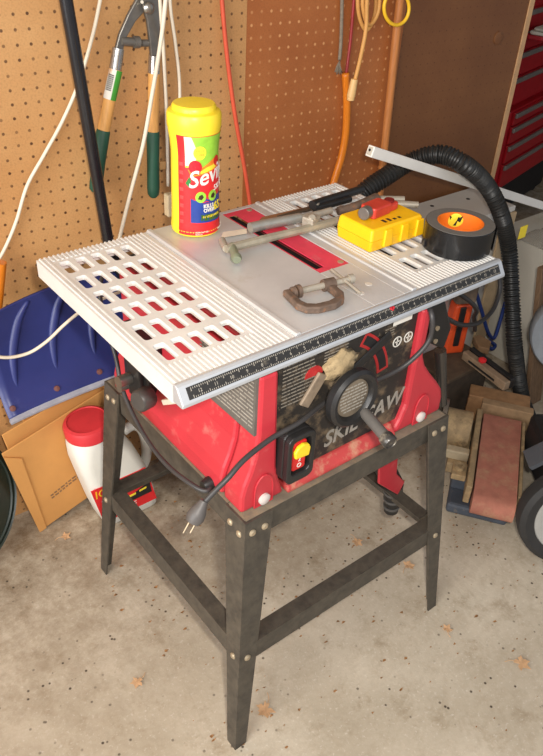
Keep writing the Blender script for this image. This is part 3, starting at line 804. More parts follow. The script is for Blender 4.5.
# pile of metal tools, laid across the table, left to right
def P(px, py, h): return Z(px, py, TZ + h)
stk = MB().hexa([P(221, 238, .001), P(223, 232, .001), P(247, 228.5, .001), P(247, 233.5, .001), P(221, 238, .006), P(223, 232, .006), P(247, 228.5, .006), P(247, 233.5, .006)]).build('wood_shim', mat('pale_stick', (222, 206, 184), .7, 0, .08, 40), None, P(240, 232, 0), bevel=.001)
tag(stk, 'flat whitish wooden stick lying beside canister base', 'stick')
ar = thing('hinged_tongs', 'long grey steel hinged bar tool lying across the table middle', 'tool', tuple(P(290, 228, 0)))
MB().tube([P(250, 228, .015), P(268, 224, .015), P(300, 218, .016)], .0095, 16, 4).build('sleeve', mat('zinc_sleeve', (172, 170, 162), .4, .6, .12, 50), ar, smooth=True)
MB().tube([P(300, 218, .016), P(318, 214, .016), P(331, 210.5, .017)], .0065, 12, 4).build('arm', GREYMET, ar, smooth=True)
lo_ = [P(226, 249, .0125), P(260, 240, .0125), P(300, 230.5, .0125), P(340, 220, .0125)]
MB().tube(lo_, .0075, 8, 4).build('arm', mat('dull_green_grey_steel', (160, 152, 134), .5, .3, .18, 40), ar, smooth=True)
MB().cyl(P(232, 246, .0125), P(236, 257, .0115), .007).lathe([(.009, 0), (.0095, .004), (.007, .01)], frame(P(236, 257, .0118), P(236, 259, .009) - P(232, 246, .0125)), 14).build('end_foot', mat('green_grey_steel', (132, 138, 116), .5, .3), ar, smooth=True)
hc = P(311, 222, .0175)
MB().box((-.014, -.012, -.012), (.014, .012, .012), Matrix.Translation(hc) @ Matrix.Rotation(.3, 4, 'Z')).lathe([(.008, .011), (.008, .016), (.005, .018)], frame(hc, (-.3, -.5, .8)), 12).build('hinge', GREYMET, ar, bevel=.003)
MB().cyl(P(226, 249, .010), P(222, 240, .010), .006).build('hook_end', GREYMET, ar, smooth=True)
# brown slat, black handled shears, rusty bar, two thin rods
sl = MB().hexa([P(258, 222, .0034), P(262, 217, .0034), P(310, 206, .0034), P(310, 211, .0034), P(258, 222, .007), P(262, 217, .007), P(310, 206, .007), P(310, 211, .007)]).build('wooden_strip', mat('brown_slat', (140, 96, 64), .6, 0, .2, 30), None, P(290, 213, 0), bevel=.001)
tag(sl, 'narrow brown wooden slat lying behind grey steel tongs', 'slat')
sh = thing('hand_shears', 'black handled hand shears at back of pile on saw table', 'shears', tuple(P(330, 200, 0)))
MB().tube([P(312, 205, .021), P(325, 200.5, .018), P(345, 194.5, .016), P(362, 189, .016)], .0085, 12, 4).build('handle', BLACK, sh, smooth=True)
MB().tube([P(314, 208, .0165), P(330, 204.5, .012), P(350, 199, .010)], .0065, 12, 4).build('handle', BLACK, sh, smooth=True)
MB().prism([(0, -.006), (.09, -.001), (.09, .001), (0, .008)], .004, axes(P(315, 206.5, .0115), P(272, 217, .0115) - P(315, 206.5, .0115), (0, 1, .05))).build('blade', mat('dark_blade', (96, 84, 70), .4, .6), sh, bevel=.0008)
MB().lathe([(.008, -.004), (.008, .008)], frame(P(315, 206.5, .016), (0, 0, 1)), 12).build('pivot', GREYMET, sh, smooth=True)
ru = MB().tube([P(338, 211, .010), P(352, 208, .012), P(366, 203, .013), P(376, 199, .013)], .0105, 12, 4, rfun=lambda i, L, t: .008 + .004 * t).build('rusty_handle', RUST, None, P(352, 208, 0), smooth=True)
tag(ru, 'rusty brown round bar behind the yellow case', 'bar')
for k, (a, b_, lab_) in enumerate((((384, 203), (418, 205), 'short grey rod poking out behind yellow case, longer one'), ((380, 199), (404, 199.5), 'short grey rod behind yellow case, nearer the black hose'))):
    o = MB().tube([P(a[0], a[1], .010 + .0 * k), P(b_[0], b_[1], .010)], .0068, 12, 2).build('steel_rod', GREYMET, None, P(a[0], a[1], 0), smooth=True)
    tag(o, lab_, 'rod', 'grey rods behind the yellow case')

# ------------------------------------------------------------------ hanging on the wall
# snow shovel: blade low, long black handle up the wall
shx = -.05
sv = thing('snow_shovel', 'blue snow shovel with long black handle hanging on the tan pegboard', 'shovel', (shx, .47, .40))
pp = [W(55, -60, .055), W(66, 0, .055), W(87, 120, .055), W(108, 240, .055), W(112, 268, .055)]
d = (pp[3] - pp[1])
pp2 = [pp[1] - d * 1.0, pp[3], pp[3] + d * .06, V((shx + .005, .464, .60)), V((shx + .01, .460, .545))]
MB().tube(pp2, .0120, 20, 6).build('handle', POLE, sv, smooth='all')
BL_ = [(.478, .640), (.4775, .63), (.476, .60), (.470, .56), (.460, .52), (.443, .475), (.420, .44), (.392, .413)]
def blade(x, t):                       # point on the blade surface
    k = t * (len(BL_) - 1); i = min(int(k), len(BL_) - 2); f = k - i
    y = BL_[i][0] + (BL_[i + 1][0] - BL_[i][0]) * f; z = BL_[i][1] + (BL_[i + 1][1] - BL_[i][1]) * f
    u = (x - shx) / .33
    return V((x, y + .0 - .045 * (abs(u) ** 3) * (1 - .6 * t) - .02 * u * 0, z - .012 * abs(u) ** 2 * (1 - t)))
m = MB(); bm = m.bm
N, Mz = 32, 20
rows_f = [[blade(shx - .33 + .66 * i / N, j / Mz) for i in range(N + 1)] for j in range(Mz + 1)]
gf = [[bm.verts.new(p) for p in r] for r in rows_f]
gb = [[bm.verts.new(p + V((0, .005, .001))) for p in r] for r in rows_f]
for j in range(Mz):
    for i in range(N):
        bm.faces.new((gf[j][i], gf[j][i + 1], gf[j + 1][i + 1], gf[j + 1][i]))
        bm.faces.new((gb[j][i], gb[j + 1][i], gb[j + 1][i + 1], gb[j][i + 1]))
for j in range(Mz):
    bm.faces.new((gf[j][0], gf[j + 1][0], gb[j + 1][0], gb[j][0])); bm.faces.new((gf[j][N], gb[j][N], gb[j + 1][N], gf[j + 1][N]))
for i in range(N):
    bm.faces.new((gf[0][i], gb[0][i], gb[0][i + 1], gf[0][i + 1])); bm.faces.new((gf[Mz][i], gf[Mz][i + 1], gb[Mz][i + 1], gb[Mz][i]))
bl = m.build('blade', BLUE, sv, smooth='all')
for k in range(7):
    xb = shx - .29 + .095 * k
    s_ = -1 if k >= 3 else 1
    pts = []
    for q in range(9):
        t = .12 + .70 * q / 8
        xx = xb + .07 * (1 - q / 8) ** 2.0 * (1 if xb < shx else -1)
        pts.append(blade(xx, t) + V((0, .003, -.001)))
    MB().tube(pts, .008, 10, 3, rfun=lambda i, L, t: .0115 * max(.15, math.sin(PI * min(1, .06 + t)) ** .5)).build('rib', BLUE, bl, smooth='all')
m = MB()
ra = [blade(shx - .33 + .66 * i / 20, 1) for i in range(21)]
m.loft([[p + V((0, -.004, -.004)), p + V((0, -.005, .001)), p + V((0, .007, .006)), p + V((0, .008, -.004))] for p in ra])
m.build('wear_strip', mat('pale_wear_strip', (176, 178, 190), .4, .2), sv)
for k in range(7):
    MB().lathe([(.007, 0), (.006, .003), (.001, .004)], frame(blade(shx - .315 + .105 * k, .9), (0, -.8, .6)), 12).build('rivet', mat('rusty_rivet', (110, 66, 60), .6), sv, smooth=True)
# loppers
lp = thing('garden_loppers', 'garden loppers with wooden and green handles hanging on the pegboard', 'loppers', tuple(W(150, 10, .03)))
o_ = .022
fer = mat('chrome_ferrule', (186, 184, 180), .22, .9)
def handle(pts, nm):
    a, b_, c_, d_, e_ = pts
    h = MB().cyl(b_, c_, .0118, .0125, 20).build('wooden_handle', WOOD, lp, smooth=True)
    MB().cyl(a, b_, .0112, .0122, 20).build('ferrule', fer, lp, smooth=True)
    L = (e_ - c_).length
    MB().lathe([(.0128, 0), (.0138, .004), (.0128, L * .5), (.0135, L * .85), (.0125, L * .95), (.007, L)], frame(c_, e_ - c_), 20).build('grip', GREEN, lp, smooth=True)
    return h
hl = handle([W(118.5, 48, o_), W(115.5, 69, o_), W(103.5, 130, o_), W(100, 160, o_), W(95, 192, o_)], 'l')
hr = handle([W(154.5, 54, o_), W(154, 73, o_), W(153, 131, o_), W(153, 160, o_), W(153.5, 197, o_)], 'r')
la, lb_ = W(116, 69, o_), W(109.5, 99, o_)
dl = (lb_ - la); Ll = dl.length
def sleeve(a0, a1, r, name, m_, la=la, dl=dl, Ll=Ll):
    m = MB(); bm = m.bm; F = frame(la, dl)
    cdir = (CAM_C - la); cdir = F.to_3x3().inverted() @ cdir; ac = math.atan2(cdir.y, cdir.x)
    ra = [[bm.verts.new(F @ V((r * math.cos(ac + math.radians(a0 + (a1 - a0) * k / 8)), r * math.sin(ac + math.radians(a0 + (a1 - a0) * k / 8)), z))) for k in range(9)] for z in (.001, Ll)]
    for k in range(8): bm.faces.new((ra[0][k], ra[0][k + 1], ra[1][k + 1], ra[1][k]))
    return m.build(name, m_, hl, smooth='all')
sleeve(-80, 80, .0127, 'price_sticker', WHITEINK)
sleeve(-80, -10, .0130, 'price_sticker', mat('sticker_green', (66, 150, 50), .5))
m = MB(); F = frame(la, dl); cdir = F.to_3x3().inverted() @ (CAM_C - la); ac = math.atan2(cdir.y, cdir.x)
for k in range(9):
    a = ac + math.radians(28); z = .012 + .0035 * k
    m.box((-.0004, -.006, -.0009), (.0006, .006, .0009), F @ Matrix.Translation((.0127 * math.cos(a), .0127 * math.sin(a), z)) @ Matrix.Rotation(a, 4, 'Z'))
m.build('barcode', BLACK, hl)
GM = mat('lopper_steel', (122, 118, 112), .35, .7, .15, 40)
def bar(pts, w, th, nm):
    m = MB(); P_ = [V(p) for p in pts]
    rings = []
    for i, p in enumerate(P_):
        t = (P_[min(i + 1, len(P_) - 1)] - P_[max(i - 1, 0)]).normalized(); s_ = t.cross(WN).normalized()
        ww = w[i]
        rings.append([p + s_ * ww - WN * th, p - s_ * ww - WN * th, p - s_ * ww + WN * th, p + s_ * ww + WN * th])
    return m.loft(rings).build(nm, GM, lp, bevel=.002)
bar([W(118.5, 50, o_), W(122, 36, o_), W(131, 18, o_), W(142, 2, o_), W(156, -18, o_), W(168, -50, o_)], [.008, .008, .010, .014, .018, .006], .004, 'jaw')
bar([W(154.5, 56, o_ + .009), W(154, 40, o_ + .009), W(153, 20, o_ + .009), W(150, 0, o_ + .009), W(146, -20, o_ + .009), W(142, -45, o_ + .009)], [.009, .011, .014, .018, .018, .004], .004, 'jaw')
MB().lathe([(.011, 0), (.011, .005), (.008, .008), (.001, .009)], frame(W(148, 8, o_ + .013), -WN), 16).build('pivot_bolt', CHROME, lp, smooth=True)
MB().cyl(W(121, 41, o_ + .002), W(134, 42, o_ + .002), .008).cyl(W(134, 42, o_ + .002), W(139, 42, o_ + .002), .011).cyl(W(141, 43, o_ + .002), W(153, 43, o_ + .002), .0065).build('bumper', mat('bumper_grey', (110, 106, 100), .4, .4), lp, smooth=True)
for k, (a, b_) in enumerate(((W(142, 2, o_ + .03), W(142, 2, 0)),)):
    MB().cyl(b_, a, .003).build('peg_hook', GREYMET, lp, smooth=True)

def cord(name, pts, r, m_, label, cat='cord', group=None, n=10, sub=8):
    if pts[0].z > 1.2: pts = [pts[0] + (pts[0] - pts[1]).normalized() * .4] + list(pts)
    o = MB().tube(pts, r, n, sub).build(name, m_, None, pts[0], smooth='all')
    return tag(o, label, cat, group)
q = .012
cord('extension_cord', [W(112, -60, q), W(101, -4, q), W(92, 38, q), W(78, 85, q), W(62, 122, q), W(44, 155, q), W(27, 186, q), W(16, 222, q), W(3, 252, q), W(-14, 280, .03), W(-32, 310, .08), W(-30, 345, .12), W(0, 357, .125), W(26, 354, .125), W(46, 342, .13), W(64, 325, .13), W(80, 312, .13), W(100, 300, .12), W(120, 292, .1)], .0035, WHITECORD, 'white cord drooping at far left in front of blue shovel', group=None)
cord('extension_cord', [W(168, -50, .09), W(166, -5, .09), W(161, 40, .075), W(152, 95, .05), W(143, 145, .045), W(130, 195, .03), W(121, 232, .02), W(117, 250, .016)], .0042, WHITECORD, 'white cord crossing in front of the lopper handle')
pl = thing('plug_cord', 'white cord ending in a pale plug block beside canister', 'cord', tuple(W(168, 190, .03)))
MB().tube([W(157, -50, .065), W(160, 0, .065), W(164, 60, .035), W(167, 130, .02), W(168, 186, .02)], .0036, 10, 8).build('cable', WHITECORD, pl, smooth='all')
MB().prism(rrect(0, 0, .011, .026, .004), .02, axes(W(168, 203, .022) , WT, (0, 0, 1))).build('plug', mat('ivory_plug', (216, 196, 158), .5), pl, bevel=.003)
MB().box((-.012, -.004, -.009), (.004, .004, .009), frame(W(164, 165, .018), (0, 0, 1), WN)).build('cord_clip', mat('tan_clip', (190, 146, 92), .6), pl, bevel=.002)
cord('extension_cord', [W(172, -50, .02), W(170, 0, .02), W(175, 40, .02), W(179, 75, .02), W(180, 105, .02), W(181, 150, .02), W(182, 215, .02)], .0034, WHITECORD, 'white cord dropping behind the yellow canister lid')
cord('extension_cord', [W(219, -50, .012), W(222, 0, .012), W(227, 55, .012), W(235, 115, .012), W(244, 165, .012), W(250, 205, .012), W(252, 235, .012)], .0048, REDCORD, 'orange red cord hanging straight on the middle pegboard')
oh = thing('orange_handled_tool', 'curved orange wooden tool handle with thin red shaft on pegboard', 'tool', tuple(W(348, 130, .03)))
MB().tube([W(345.5, 73, .012), W(346.8, 100, .012), W(346, 130, .012), W(342, 155, .012), W(336, 175, .012), W(330, 195, .012)], .0095, 14, 6).build('handle', ORANGEWOOD, oh, smooth='all')
MB().tube([W(359, -50, .008), W(354, 0, .008), W(350.5, 40, .008), W(346, 75, .010)], .0038, 10, 6).build('shaft', mat('dark_red_shaft', (150, 44, 44), .4), oh, smooth='all')
gr = thing('grey_rope', 'thin grey rope with frayed end hanging beside red shaft', 'rope', tuple(W(342, 40, .015)))
MB().tube([W(342, -50, .008), W(342, 0, .008), W(341, 40, .008), W(339.5, 60, .008)], .0042, 8, 6).build('rope', GREYROPE, gr, smooth='all')
m = MB(); random.seed(4)
for k in range(9): m.tube([W(340, 60, .012), W(338.5 + k * .4 - 1.6, 66, .012 + random.uniform(0, .01)), W(335 + k * .9, 74 + random.uniform(-2, 1), .010 + random.uniform(0, .014))], .0013, 5, 2)
m.build('frayed_end', GREYROPE, gr, smooth='all')
tcx = thing('coiled_cord', 'tan coiled cord with pale plug hanging on pegboard beside rake pole', 'cord', tuple(W(366, 20, .03)))
m = MB()
m.tube([W(363 + 0, -40, .02), W(358, -10, .02), W(359, 15, .02), W(366, 30, .02), W(374, 18, .02), W(376, -5, .02), W(373, -40, .02)], .0048, 10, 6)
m.tube([W(370, -40, .034), W(364, -12, .034), W(363, 8, .034), W(369, 25, .034), W(379, 8, .034), W(379, -40, .034)], .0048, 10, 6)
m.tube([W(370, -40, .046), W(367, 0, .046), W(366, 28, .046), W(361, 55, .048), W(355, 80, .048)], .0048, 10, 6)
m.build('cable', TANCORD, tcx, smooth='all')
MB().cyl(W(354.5, 79, .048), W(351, 96, .046), .0085, .0105, 14).cyl(W(351, 96, .046), W(350.5, 100, .046), .0095, .009, 14).build('plug', mat('clear_tan_plug', (222, 180, 120), .4), tcx, smooth=True)
yc = [W(396.5 + 12.5 * math.cos(t), 8 + 17 * math.sin(t), .05) for t in [2 * PI * k / 14 for k in range(14)]]
tag(MB().tube(yc, .0042, 10, 5, closed=True).build('yellow_loop', YELCORD, None, W(397, 6, .05), smooth='all'), 'bright yellow cord loop hanging in front of rake pole', 'cord')
rk = thing('wooden_pole', 'long bare wooden tool pole standing against pegboard seam', 'pole', tuple(W(379, 210, .03)))
MB().tube([W(408, -60, .016), W(400, 0, .016), W(388.5, 110, .016), W(381, 180, .016), W(376, 230, .016), W(358, 402, .018)], .0105, 16, 6).build('shaft', RAKEWOOD, rk, smooth='all')
sw_ = MB().cyl(W(0, 262, .04), W(-4, 306, .035), .013).build('broom', ORANGEWOOD, None, W(2, 300, .03), smooth=True)
sw_.location = sw_.location
tag(sw_, 'orange brown wooden handle at left edge behind blue shovel', 'handle')

# ------------------------------------------------------------------ below, left
# flattened cartons
def sheet(a, b_, h, lean, th, label, flap=True, dz=0, mark=False):
    a, b_ = V(a), V(b_)
    h0 = (b_ - a).normalized(); L = (b_ - a).length
    up_ = V((-h0.y * lean[1], h0.x * lean[1], 1)).normalized()
    ex_ = h0 * math.cos(lean[0]) + up_ * math.sin(lean[0]); up_ = up_ * math.cos(lean[0]) - h0 * math.sin(lean[0])
    t = thing('flattened_carton', label, 'carton', tuple((a + b_) / 2), 'flattened cartons')
    mm = axes(a, ex_, up_)
    nz = -1 if (mm.to_3x3() @ V((0, 0, 1))).y > 0 else 1
    MB().box((0, dz, 0), (L, h, th), mm).build('front_sheet', CARD, t, bevel=.0015)
    MB().box((.004, dz + .001, -nz * (th + .002)), (L - .003, h - .006, -nz * .001), mm).build('back_sheet', CARD, t, bevel=.001)
    if flap:
        MB().hexa([mm @ V(p) for p in ((.0, dz, nz * th), (.018, dz, nz * th), (.018, dz, nz * (th + .003)), (.0, dz, nz * (th + .003)), (0, h * .97, nz * th), (.034, h * .86, nz * th), (.034, h * .86, nz * (th + .004)), (0, h * .97, nz * (th + .003)))]).build('folded_flap', CARD, t)
    if mark:
        m = MB(); random.seed(9)
        for k in range(2):
            x = .06
            while x < .2:
                w = random.uniform(.005, .012)
                m.box((x, .075 - k * .009 + x * .12, th + .0002), (x + w, .075 - k * .009 + x * .12 + .005, th + .0006), mm); x += w + .003
        m.build('printed_text', mat('faded_ink', (132, 100, 70), .8), t)
    return t
sheet((-.345, .447, .0005), (-.06, .477, .0005), .285, (.17, .02), .004, 'flattened brown carton in front, printed line of text, leaning by white jug', mark=True)
sheet((-.335, .464, .0005), (-.05, .494, .0005), .32, (.14, .02), .004, 'flattened brown carton, middle one behind the printed carton', flap=False)
sheet((-.30, .4815, .0005), (-.11, .5015, .0005), .365, (.07, .02), .004, 'flattened brown carton, rearmost and tallest, just below blue shovel', flap=False)
# ice melt jug
jug = thing('ice_melt_jug', 'white plastic ice melt jug with red lid standing behind stand leg', 'jug', (-.135, .40, 0))
J = [(0.001, -.128, .068, .043, .02), (.008, -.128, .075, .048, .022), (.06, -.138, .079, .050, .024), (.14, -.155, .079, .050, .026), (.22, -.178, .072, .050, .03), (.262, -.192, .062, .050, .04), (.285, -.197, .054, .050, .048), (.29, -.198, .052, .050, .049)]
jy = .402
MB().loft([[V((p[0], p[1], z)) for p in rrect(cx, jy, hx, hy, r, 6)] for z, cx, hx, hy, r in J]).build('bottle', WHITEP, jug, smooth=True)
lm = Matrix.Translation((-.2, jy, .286)) @ Matrix.Rotation(math.radians(-6), 4, 'Y')
MB().lathe([(.054, 0), (.0565, .003), (.0565, .026), (.053, .033), (.046, .036), (.045, .0335), (.002, .0335)], lm, 40).build('lid', REDLID, jug, smooth=True)
jl = MB().hexa([(-.212, jy - .0515, .030), (-.062, jy - .0515, .030), (-.062, jy - .049, .030), (-.212, jy - .049, .030), (-.236, jy - .0515, .150), (-.088, jy - .0515, .150), (-.088, jy - .049, .150), (-.236, jy - .049, .150)]).build('label', LABRED, jug)
fy = jy - .052
MB().text('ICE', .034, front(-.203, .130, fy)).build('label_name', mat('ice_yellow', (250, 190, 40), .4), jl)
MB().text('MELT', .034, front(-.135, .130, fy)).build('label_name', mat('ice_yellow_2', (250, 190, 40), .4), jl)
MB().prism([(-.208, .068), (-.165, .066), (-.16, .105), (-.212, .105)], .0008, XZ(fy - .0002)).build('label_picture', mat('icy_blue', (196, 214, 226), .4, 0, .2, 80), jl)
MB().prism([(-.205, .060), (-.075, .062), (-.08, .1), (-.15, .074), (-.205, .07)], .0008, XZ(fy - .0001)).build('label_band', BLACK, jl)
m = MB()
for k in range(3): m.prism([(-.17 + .03 * k, .072 + .004 * k), (-.15 + .03 * k, .074 + .004 * k), (-.15 + .03 * k, .080 + .004 * k), (-.17 + .03 * k, .078 + .004 * k)], .0008, XZ(fy - .0005))
m.build('label_stripe', LABYEL, jl)
m = MB()
for k in range(3): m.box((-.196, fy - .0004, .038 + .008 * k), (-.186, fy, .043 + .008 * k)); m.box((-.183, fy - .0004, .038 + .008 * k), (-.12, fy, .0405 + .008 * k))
m.build('label_print', WHITEINK, jl)
MB().tube([(-.115, jy, .245), (-.085, jy, .25), (-.062, jy, .22), (-.055, jy, .16), (-.062, jy, .12), (-.08, jy, .10)], .013, 12, 6).build('handle', WHITEP, jug, smooth='all')
# dark green lid leaning at the left edge
gl = thing('bin_lid', 'dark green ribbed round bin lid leaning at left edge by cartons', 'lid', (-.50, .42, 0))
gm = frame((-.535, .43, .20), (.35, -.9, .30))
MB().lathe([(.172, 0), (.176, .004), (.172, .010), (.16, .010), (.13, .022), (.06, .03), (.002, .032)], gm, 56).build('dome', DKGREEN, gl, smooth=True)
for r in (.17, .158, .146):
    MB().ring([(r - .003, .0115), (r, .0155), (r + .003, .0115), (r, .007)], gm, 56).build('rim_ring', DKGREEN, gl, smooth=True)

# ------------------------------------------------------------------ right side clutter
hp = [V((.34, .37, .03)), V((.37, .38, .25)), V((.44, .375, .50)), V((.50, .36, .66)), W(363, 193, .14), W(385, 177, .15), W(410, 162, .16), W(440, 154.5, .215), W(466, 166, .268), Y(487, 186, .235), Y(501, 214, .215), Y(509, 250, .20), Y(512, 300, .14), Y(515, 350, .08), Y(523, 400, .045), Z(538, 432, .031), Z(575, 462, .031)]
HP = spline(hp, 30)
dense = []
acc = 0
for a, b_ in zip(HP, HP[1:]):
    L = (b_ - a).length; k = max(1, int(L / .0022))
    for i in range(k): dense.append(a.lerp(b_, i / k))
m = MB().tube(dense, .023, 18, 0, rfun=lambda i, L, t: .0218 + .0020 * (1 if math.sin(2 * PI * L / .0088) > 0 else -1))
tag(m.build('vacuum_hose', HOSE, None, dense[-1], smooth=True), 'black ribbed vacuum hose arching over right rear of saw', 'hose')
# white square tube
pa, pb = W(370, 151, .26), W(560, 211, .115)
tdir = (pb - pa)
tm_ = axes(pa, tdir, (0, 0, 1))
wt_ = thing('white_tube', 'white square metal tube slanting behind the arch of the black hose', 'tube', tuple(pa))
Lt = tdir.length * 1.04
MB().box((0, -.012, -.009), (Lt, .012, .009), tm_).build('bar', WHITEPAINT, wt_, bevel=.0015)
MB().box((-.0006, -.009, -.006), (.0005, .009, .006), tm_).build('end_plate', mat('tube_end', (196, 190, 176), .5), wt_)
MB().cyl(tm_ @ V((-.0012, .002, -.001)), tm_ @ V((.0008, .002, -.001)), .003, n=12).build('end_hole', DARK, wt_)
# white cartons behind
def carton(x0, x1, y0, y1, z1, label, m_, name='storage_carton'):
    t = thing(name, label, 'carton', ((x0 + x1) / 2, (y0 + y1) / 2, 0))
    MB().box((x0, y0, .001), (x1, y1, z1)).build('body', m_, t, bevel=.003)
    MB().box((x0 - .001, y0 - .0015, z1 + .0005), ((x0 + x1) / 2 - .001, y1, z1 + .0035)).box(((x0 + x1) / 2 + .001, y0 - .0015, z1 + .0005), (x1 + .001, y1, z1 + .0035)).build('flap', m_, t)
    return t
WB = mat('white_melamine', (206, 202, 194), .45, 0, .04, 8)
c1 = thing('white_cabinet_panel', 'white box with pale top standing behind right end of saw', 'box', (.95, .37, 0))
MB().box((.81, .285, .001), (1.14, .445, .575)).build('body', WB, c1, bevel=.002)
MB().box((.805, .28, .5755), (1.145, .447, .592)).build('top', WB, c1, bevel=.002)
m = MB()
for (a, b_) in ((432, 206), (468, 199)):
    p = Z(a, b_, .592); m.lathe([(.006, 0), (.006, .0008), (.001, .001)], frame(p, (0, 0, 1)), 12)
m.build('screw_hole', DARK, c1)
MB().box((1.085, .272, .001), (1.145, .2795, .575)).build('edge_strip', mat('beige_edge', (186, 160, 124), .6), c1)
c2 = carton(1.27, 1.70, .15, .41, .435, 'pale storage carton with yellow sticker beneath clear plastic at right', CARTON)
stp = Y(523, 232, .149)
MB().box((stp.x - .016, .1485, stp.z - .018), (stp.x + .016, .1499, stp.z + .018)).build('sticker', LABYEL, c2)
m = MB()
m.tube([(1.40, .1485, .30), (1.43, .1485, .33), (1.42, .1485, .29), (1.46, .1485, .325), (1.455, .1485, .295), (1.50, .1485, .32), (1.54, .1485, .318)], .0018, 6, 5)
m.build('handwriting', BLACK, c2)
m = MB(); bm = m.bm; random.seed(8)
NX, NY = 14, 10
g = [[bm.verts.new(V((1.26 + .45 * i / NX, .13 + .19 * j / NY, .441 + random.uniform(0, .018) * math.sin(PI * min(1, max(0, i / NX))) + .002))) for i in range(NX + 1)] for j in range(NY + 1)]
for j in range(NY):
    for i in range(NX): bm.faces.new((g[j][i], g[j][i + 1], g[j + 1][i + 1], g[j + 1][i]))
o = m.build('plastic_sheet', CLEARBAG, None, (1.48, .28, .441), smooth='all'); md = o.modifiers.new('thick', 'SOLIDIFY'); md.thickness = .0008
tag(o, 'crumpled clear plastic sheet lying on the pale storage carton', 'plastic sheet')
# weathered plank
pk = thing('weathered_plank', 'weathered brown plank leaning in front of storage carton at right', 'plank', (1.40, .05, 0))
pT, pB = Y(536, 272, .128), Y(527, 345, .085)
pB = pB + (pB - pT) * ((pB.z - .003) / (pT.z - pB.z))
pT.x += .065; pB.x += .085; pxx, pyy = V((.034, 0, 0)), V((0, .018, 0))
MB().hexa([pB - pxx, pB + pxx, pB + pxx + pyy, pB - pxx + pyy, pT - pxx, pT + pxx, pT + pxx + pyy, pT - pxx + pyy]).build('board', PLANK, pk, bevel=.002)
# tool chest beyond the wall end
ch = thing('tool_chest', 'red rolling tool chest with grey drawer pulls beyond wall end', 'tool chest', (2.55, 1.2, 0))
K = Matrix.Translation((2.06, .98, 0)) @ Matrix.Rotation(math.radians(14), 4, 'Z')
MB().box((0, 0, .20), (.80, .45, .56), K).build('lower_cabinet', CHESTRED, ch, bevel=.004)
MB().box((-.05, .03, .5605), (.75, .45, 1.02), K).build('upper_chest', CHESTRED, ch, bevel=.004)
def drawer(x0, x1, z0, z1, y):
    dd = MB().box((x0, y - .012, z0), (x1, y - .0005, z1), K).build('drawer', CHESTRED, ch, bevel=.003)
    MB().box((x0, y - .024, z1 - .022), (x1, y - .0125, z1 - .002), K).build('drawer_pull', CHESTGREY, dd, bevel=.003)
for z0, z1 in ((.215, .325), (.332, .41), (.417, .49), (.497, .552)): drawer(.03, .77, z0, z1, 0)
for z0, z1 in ((.575, .69), (.697, .79), (.797, .87), (.877, .95)): drawer(-.03, .73, z0, z1, .03)
MB().box((.01, .03, .03), (.79, .42, .198), K).build('kick_base', DARK, ch, bevel=.004)
for xx in (.06, .74):
    for yy in (.06, .39):
        MB().cyl(K @ V((xx, yy - .012, .03)), K @ V((xx, yy + .012, .03)), .03).build('caster', DARK, ch, smooth=True)
tc_ = Y(548, 36, .90)
Ki = K.inverted() @ tc_
rg = thing('shop_tray', 'red tray under a folded pale rag in front of tool chest drawers', 'tray', tuple(tc_))
dep = abs(Ki.y - .005)
MB().prism(rrect(Ki.x + .06, (Ki.y + .005) / 2 - .004, .10, dep / 2 - .002, .02), .016, K @ Matrix.Translation((0, 0, tc_.z - .016))).build('tray_shell', CHESTRED, rg, bevel=.003)
rag = MB().prism(rrect(Ki.x + .07, Ki.y + .035, .10, .035, .02), .012, K @ Matrix.Translation((0, 0, tc_.z + .0005))).prism(rrect(Ki.x + .08, Ki.y + .035, .09, .028, .018), .009, K @ Matrix.Translation((0, 0, tc_.z + .0127))).build('folded_rag', mat('pale_rag', (206, 200, 184), .9, 0, .25, 20), None, tc_, bevel=.004)
tag(rag, 'folded pale rag lying on red tray by tool chest', 'rag')

# belt sander bench machine
bs = thing('belt_sander', 'dusty bench belt sander with reddish belt on floor right of stand', 'sander', (.72, -.1, 0))
zb_ = .15
zb_ = .12
b1, b2, b3, b4 = Z(474.5, 494, zb_), Z(516, 501, zb_), Z(521, 418, zb_), Z(484, 420, zb_)
ctr = (b1 + b2 + b3 + b4) / 4
ly = (((b4 - b1) + (b3 - b2)) / 2); ly.z = 0; Lb = ly.length; ly.normalize()
lx = V((ly.y, -ly.x, 0)); wB = .105
sm_ = Matrix((lx, ly, V((0, 0, 1)))).transposed().to_4x4(); sm_.translation = V((ctr.x, ctr.y, 0)) - ly * Lb / 2
rr_ = .030
bp_ = [(-.0, zb_ - rr_ * 1)]
loop = []
for k in range(9): a = math.radians(90 + 180 * k / 8); loop.append((.0 + rr_ * math.cos(a), zb_ - rr_ + rr_ * math.sin(a)))
for k in range(9): a = math.radians(270 + 180 * k / 8); loop.append((Lb + rr_ * math.cos(a), zb_ - rr_ + rr_ * math.sin(a)))
SYZ = sm_ @ Matrix(((0, 0, 1, -wB / 2), (1, 0, 0, 0), (0, 1, 0, 0), (0, 0, 0, 1)))
MB().prism(loop, wB, SYZ).build('sanding_belt', SANDBELT, bs, smooth=True)
def S(lo, hi, nm, m_, bev=.003): return MB().box(lo, hi, sm_).build(nm, m_, bs, bevel=bev)
S((-wB / 2 - .020, .02, .06), (-wB / 2 - .004, Lb + .03, .118), 'belt_frame', SANDIRON)
S((wB / 2 + .004, .03, .06), (wB / 2 + .014, Lb + .02, .112), 'belt_frame', SANDIRON)
S((-wB / 2 - .01, Lb + .035, .07), (wB / 2 + .03, Lb + .065, .135), 'work_stop', mat('dusty_work_stop', (150, 122, 90), .8, 0, .2, 40))
S((-wB / 2 - .05, Lb + .07, .04), (wB / 2 + .02, Lb + .13, .13), 'dust_box', mat('dusty_wood_block', (150, 112, 76), .8, 0, .2, 40))
S((-wB / 2 - .055, .03, .002), (wB / 2 - .002, Lb * .95, .035), 'base', SANDBASE, .008)
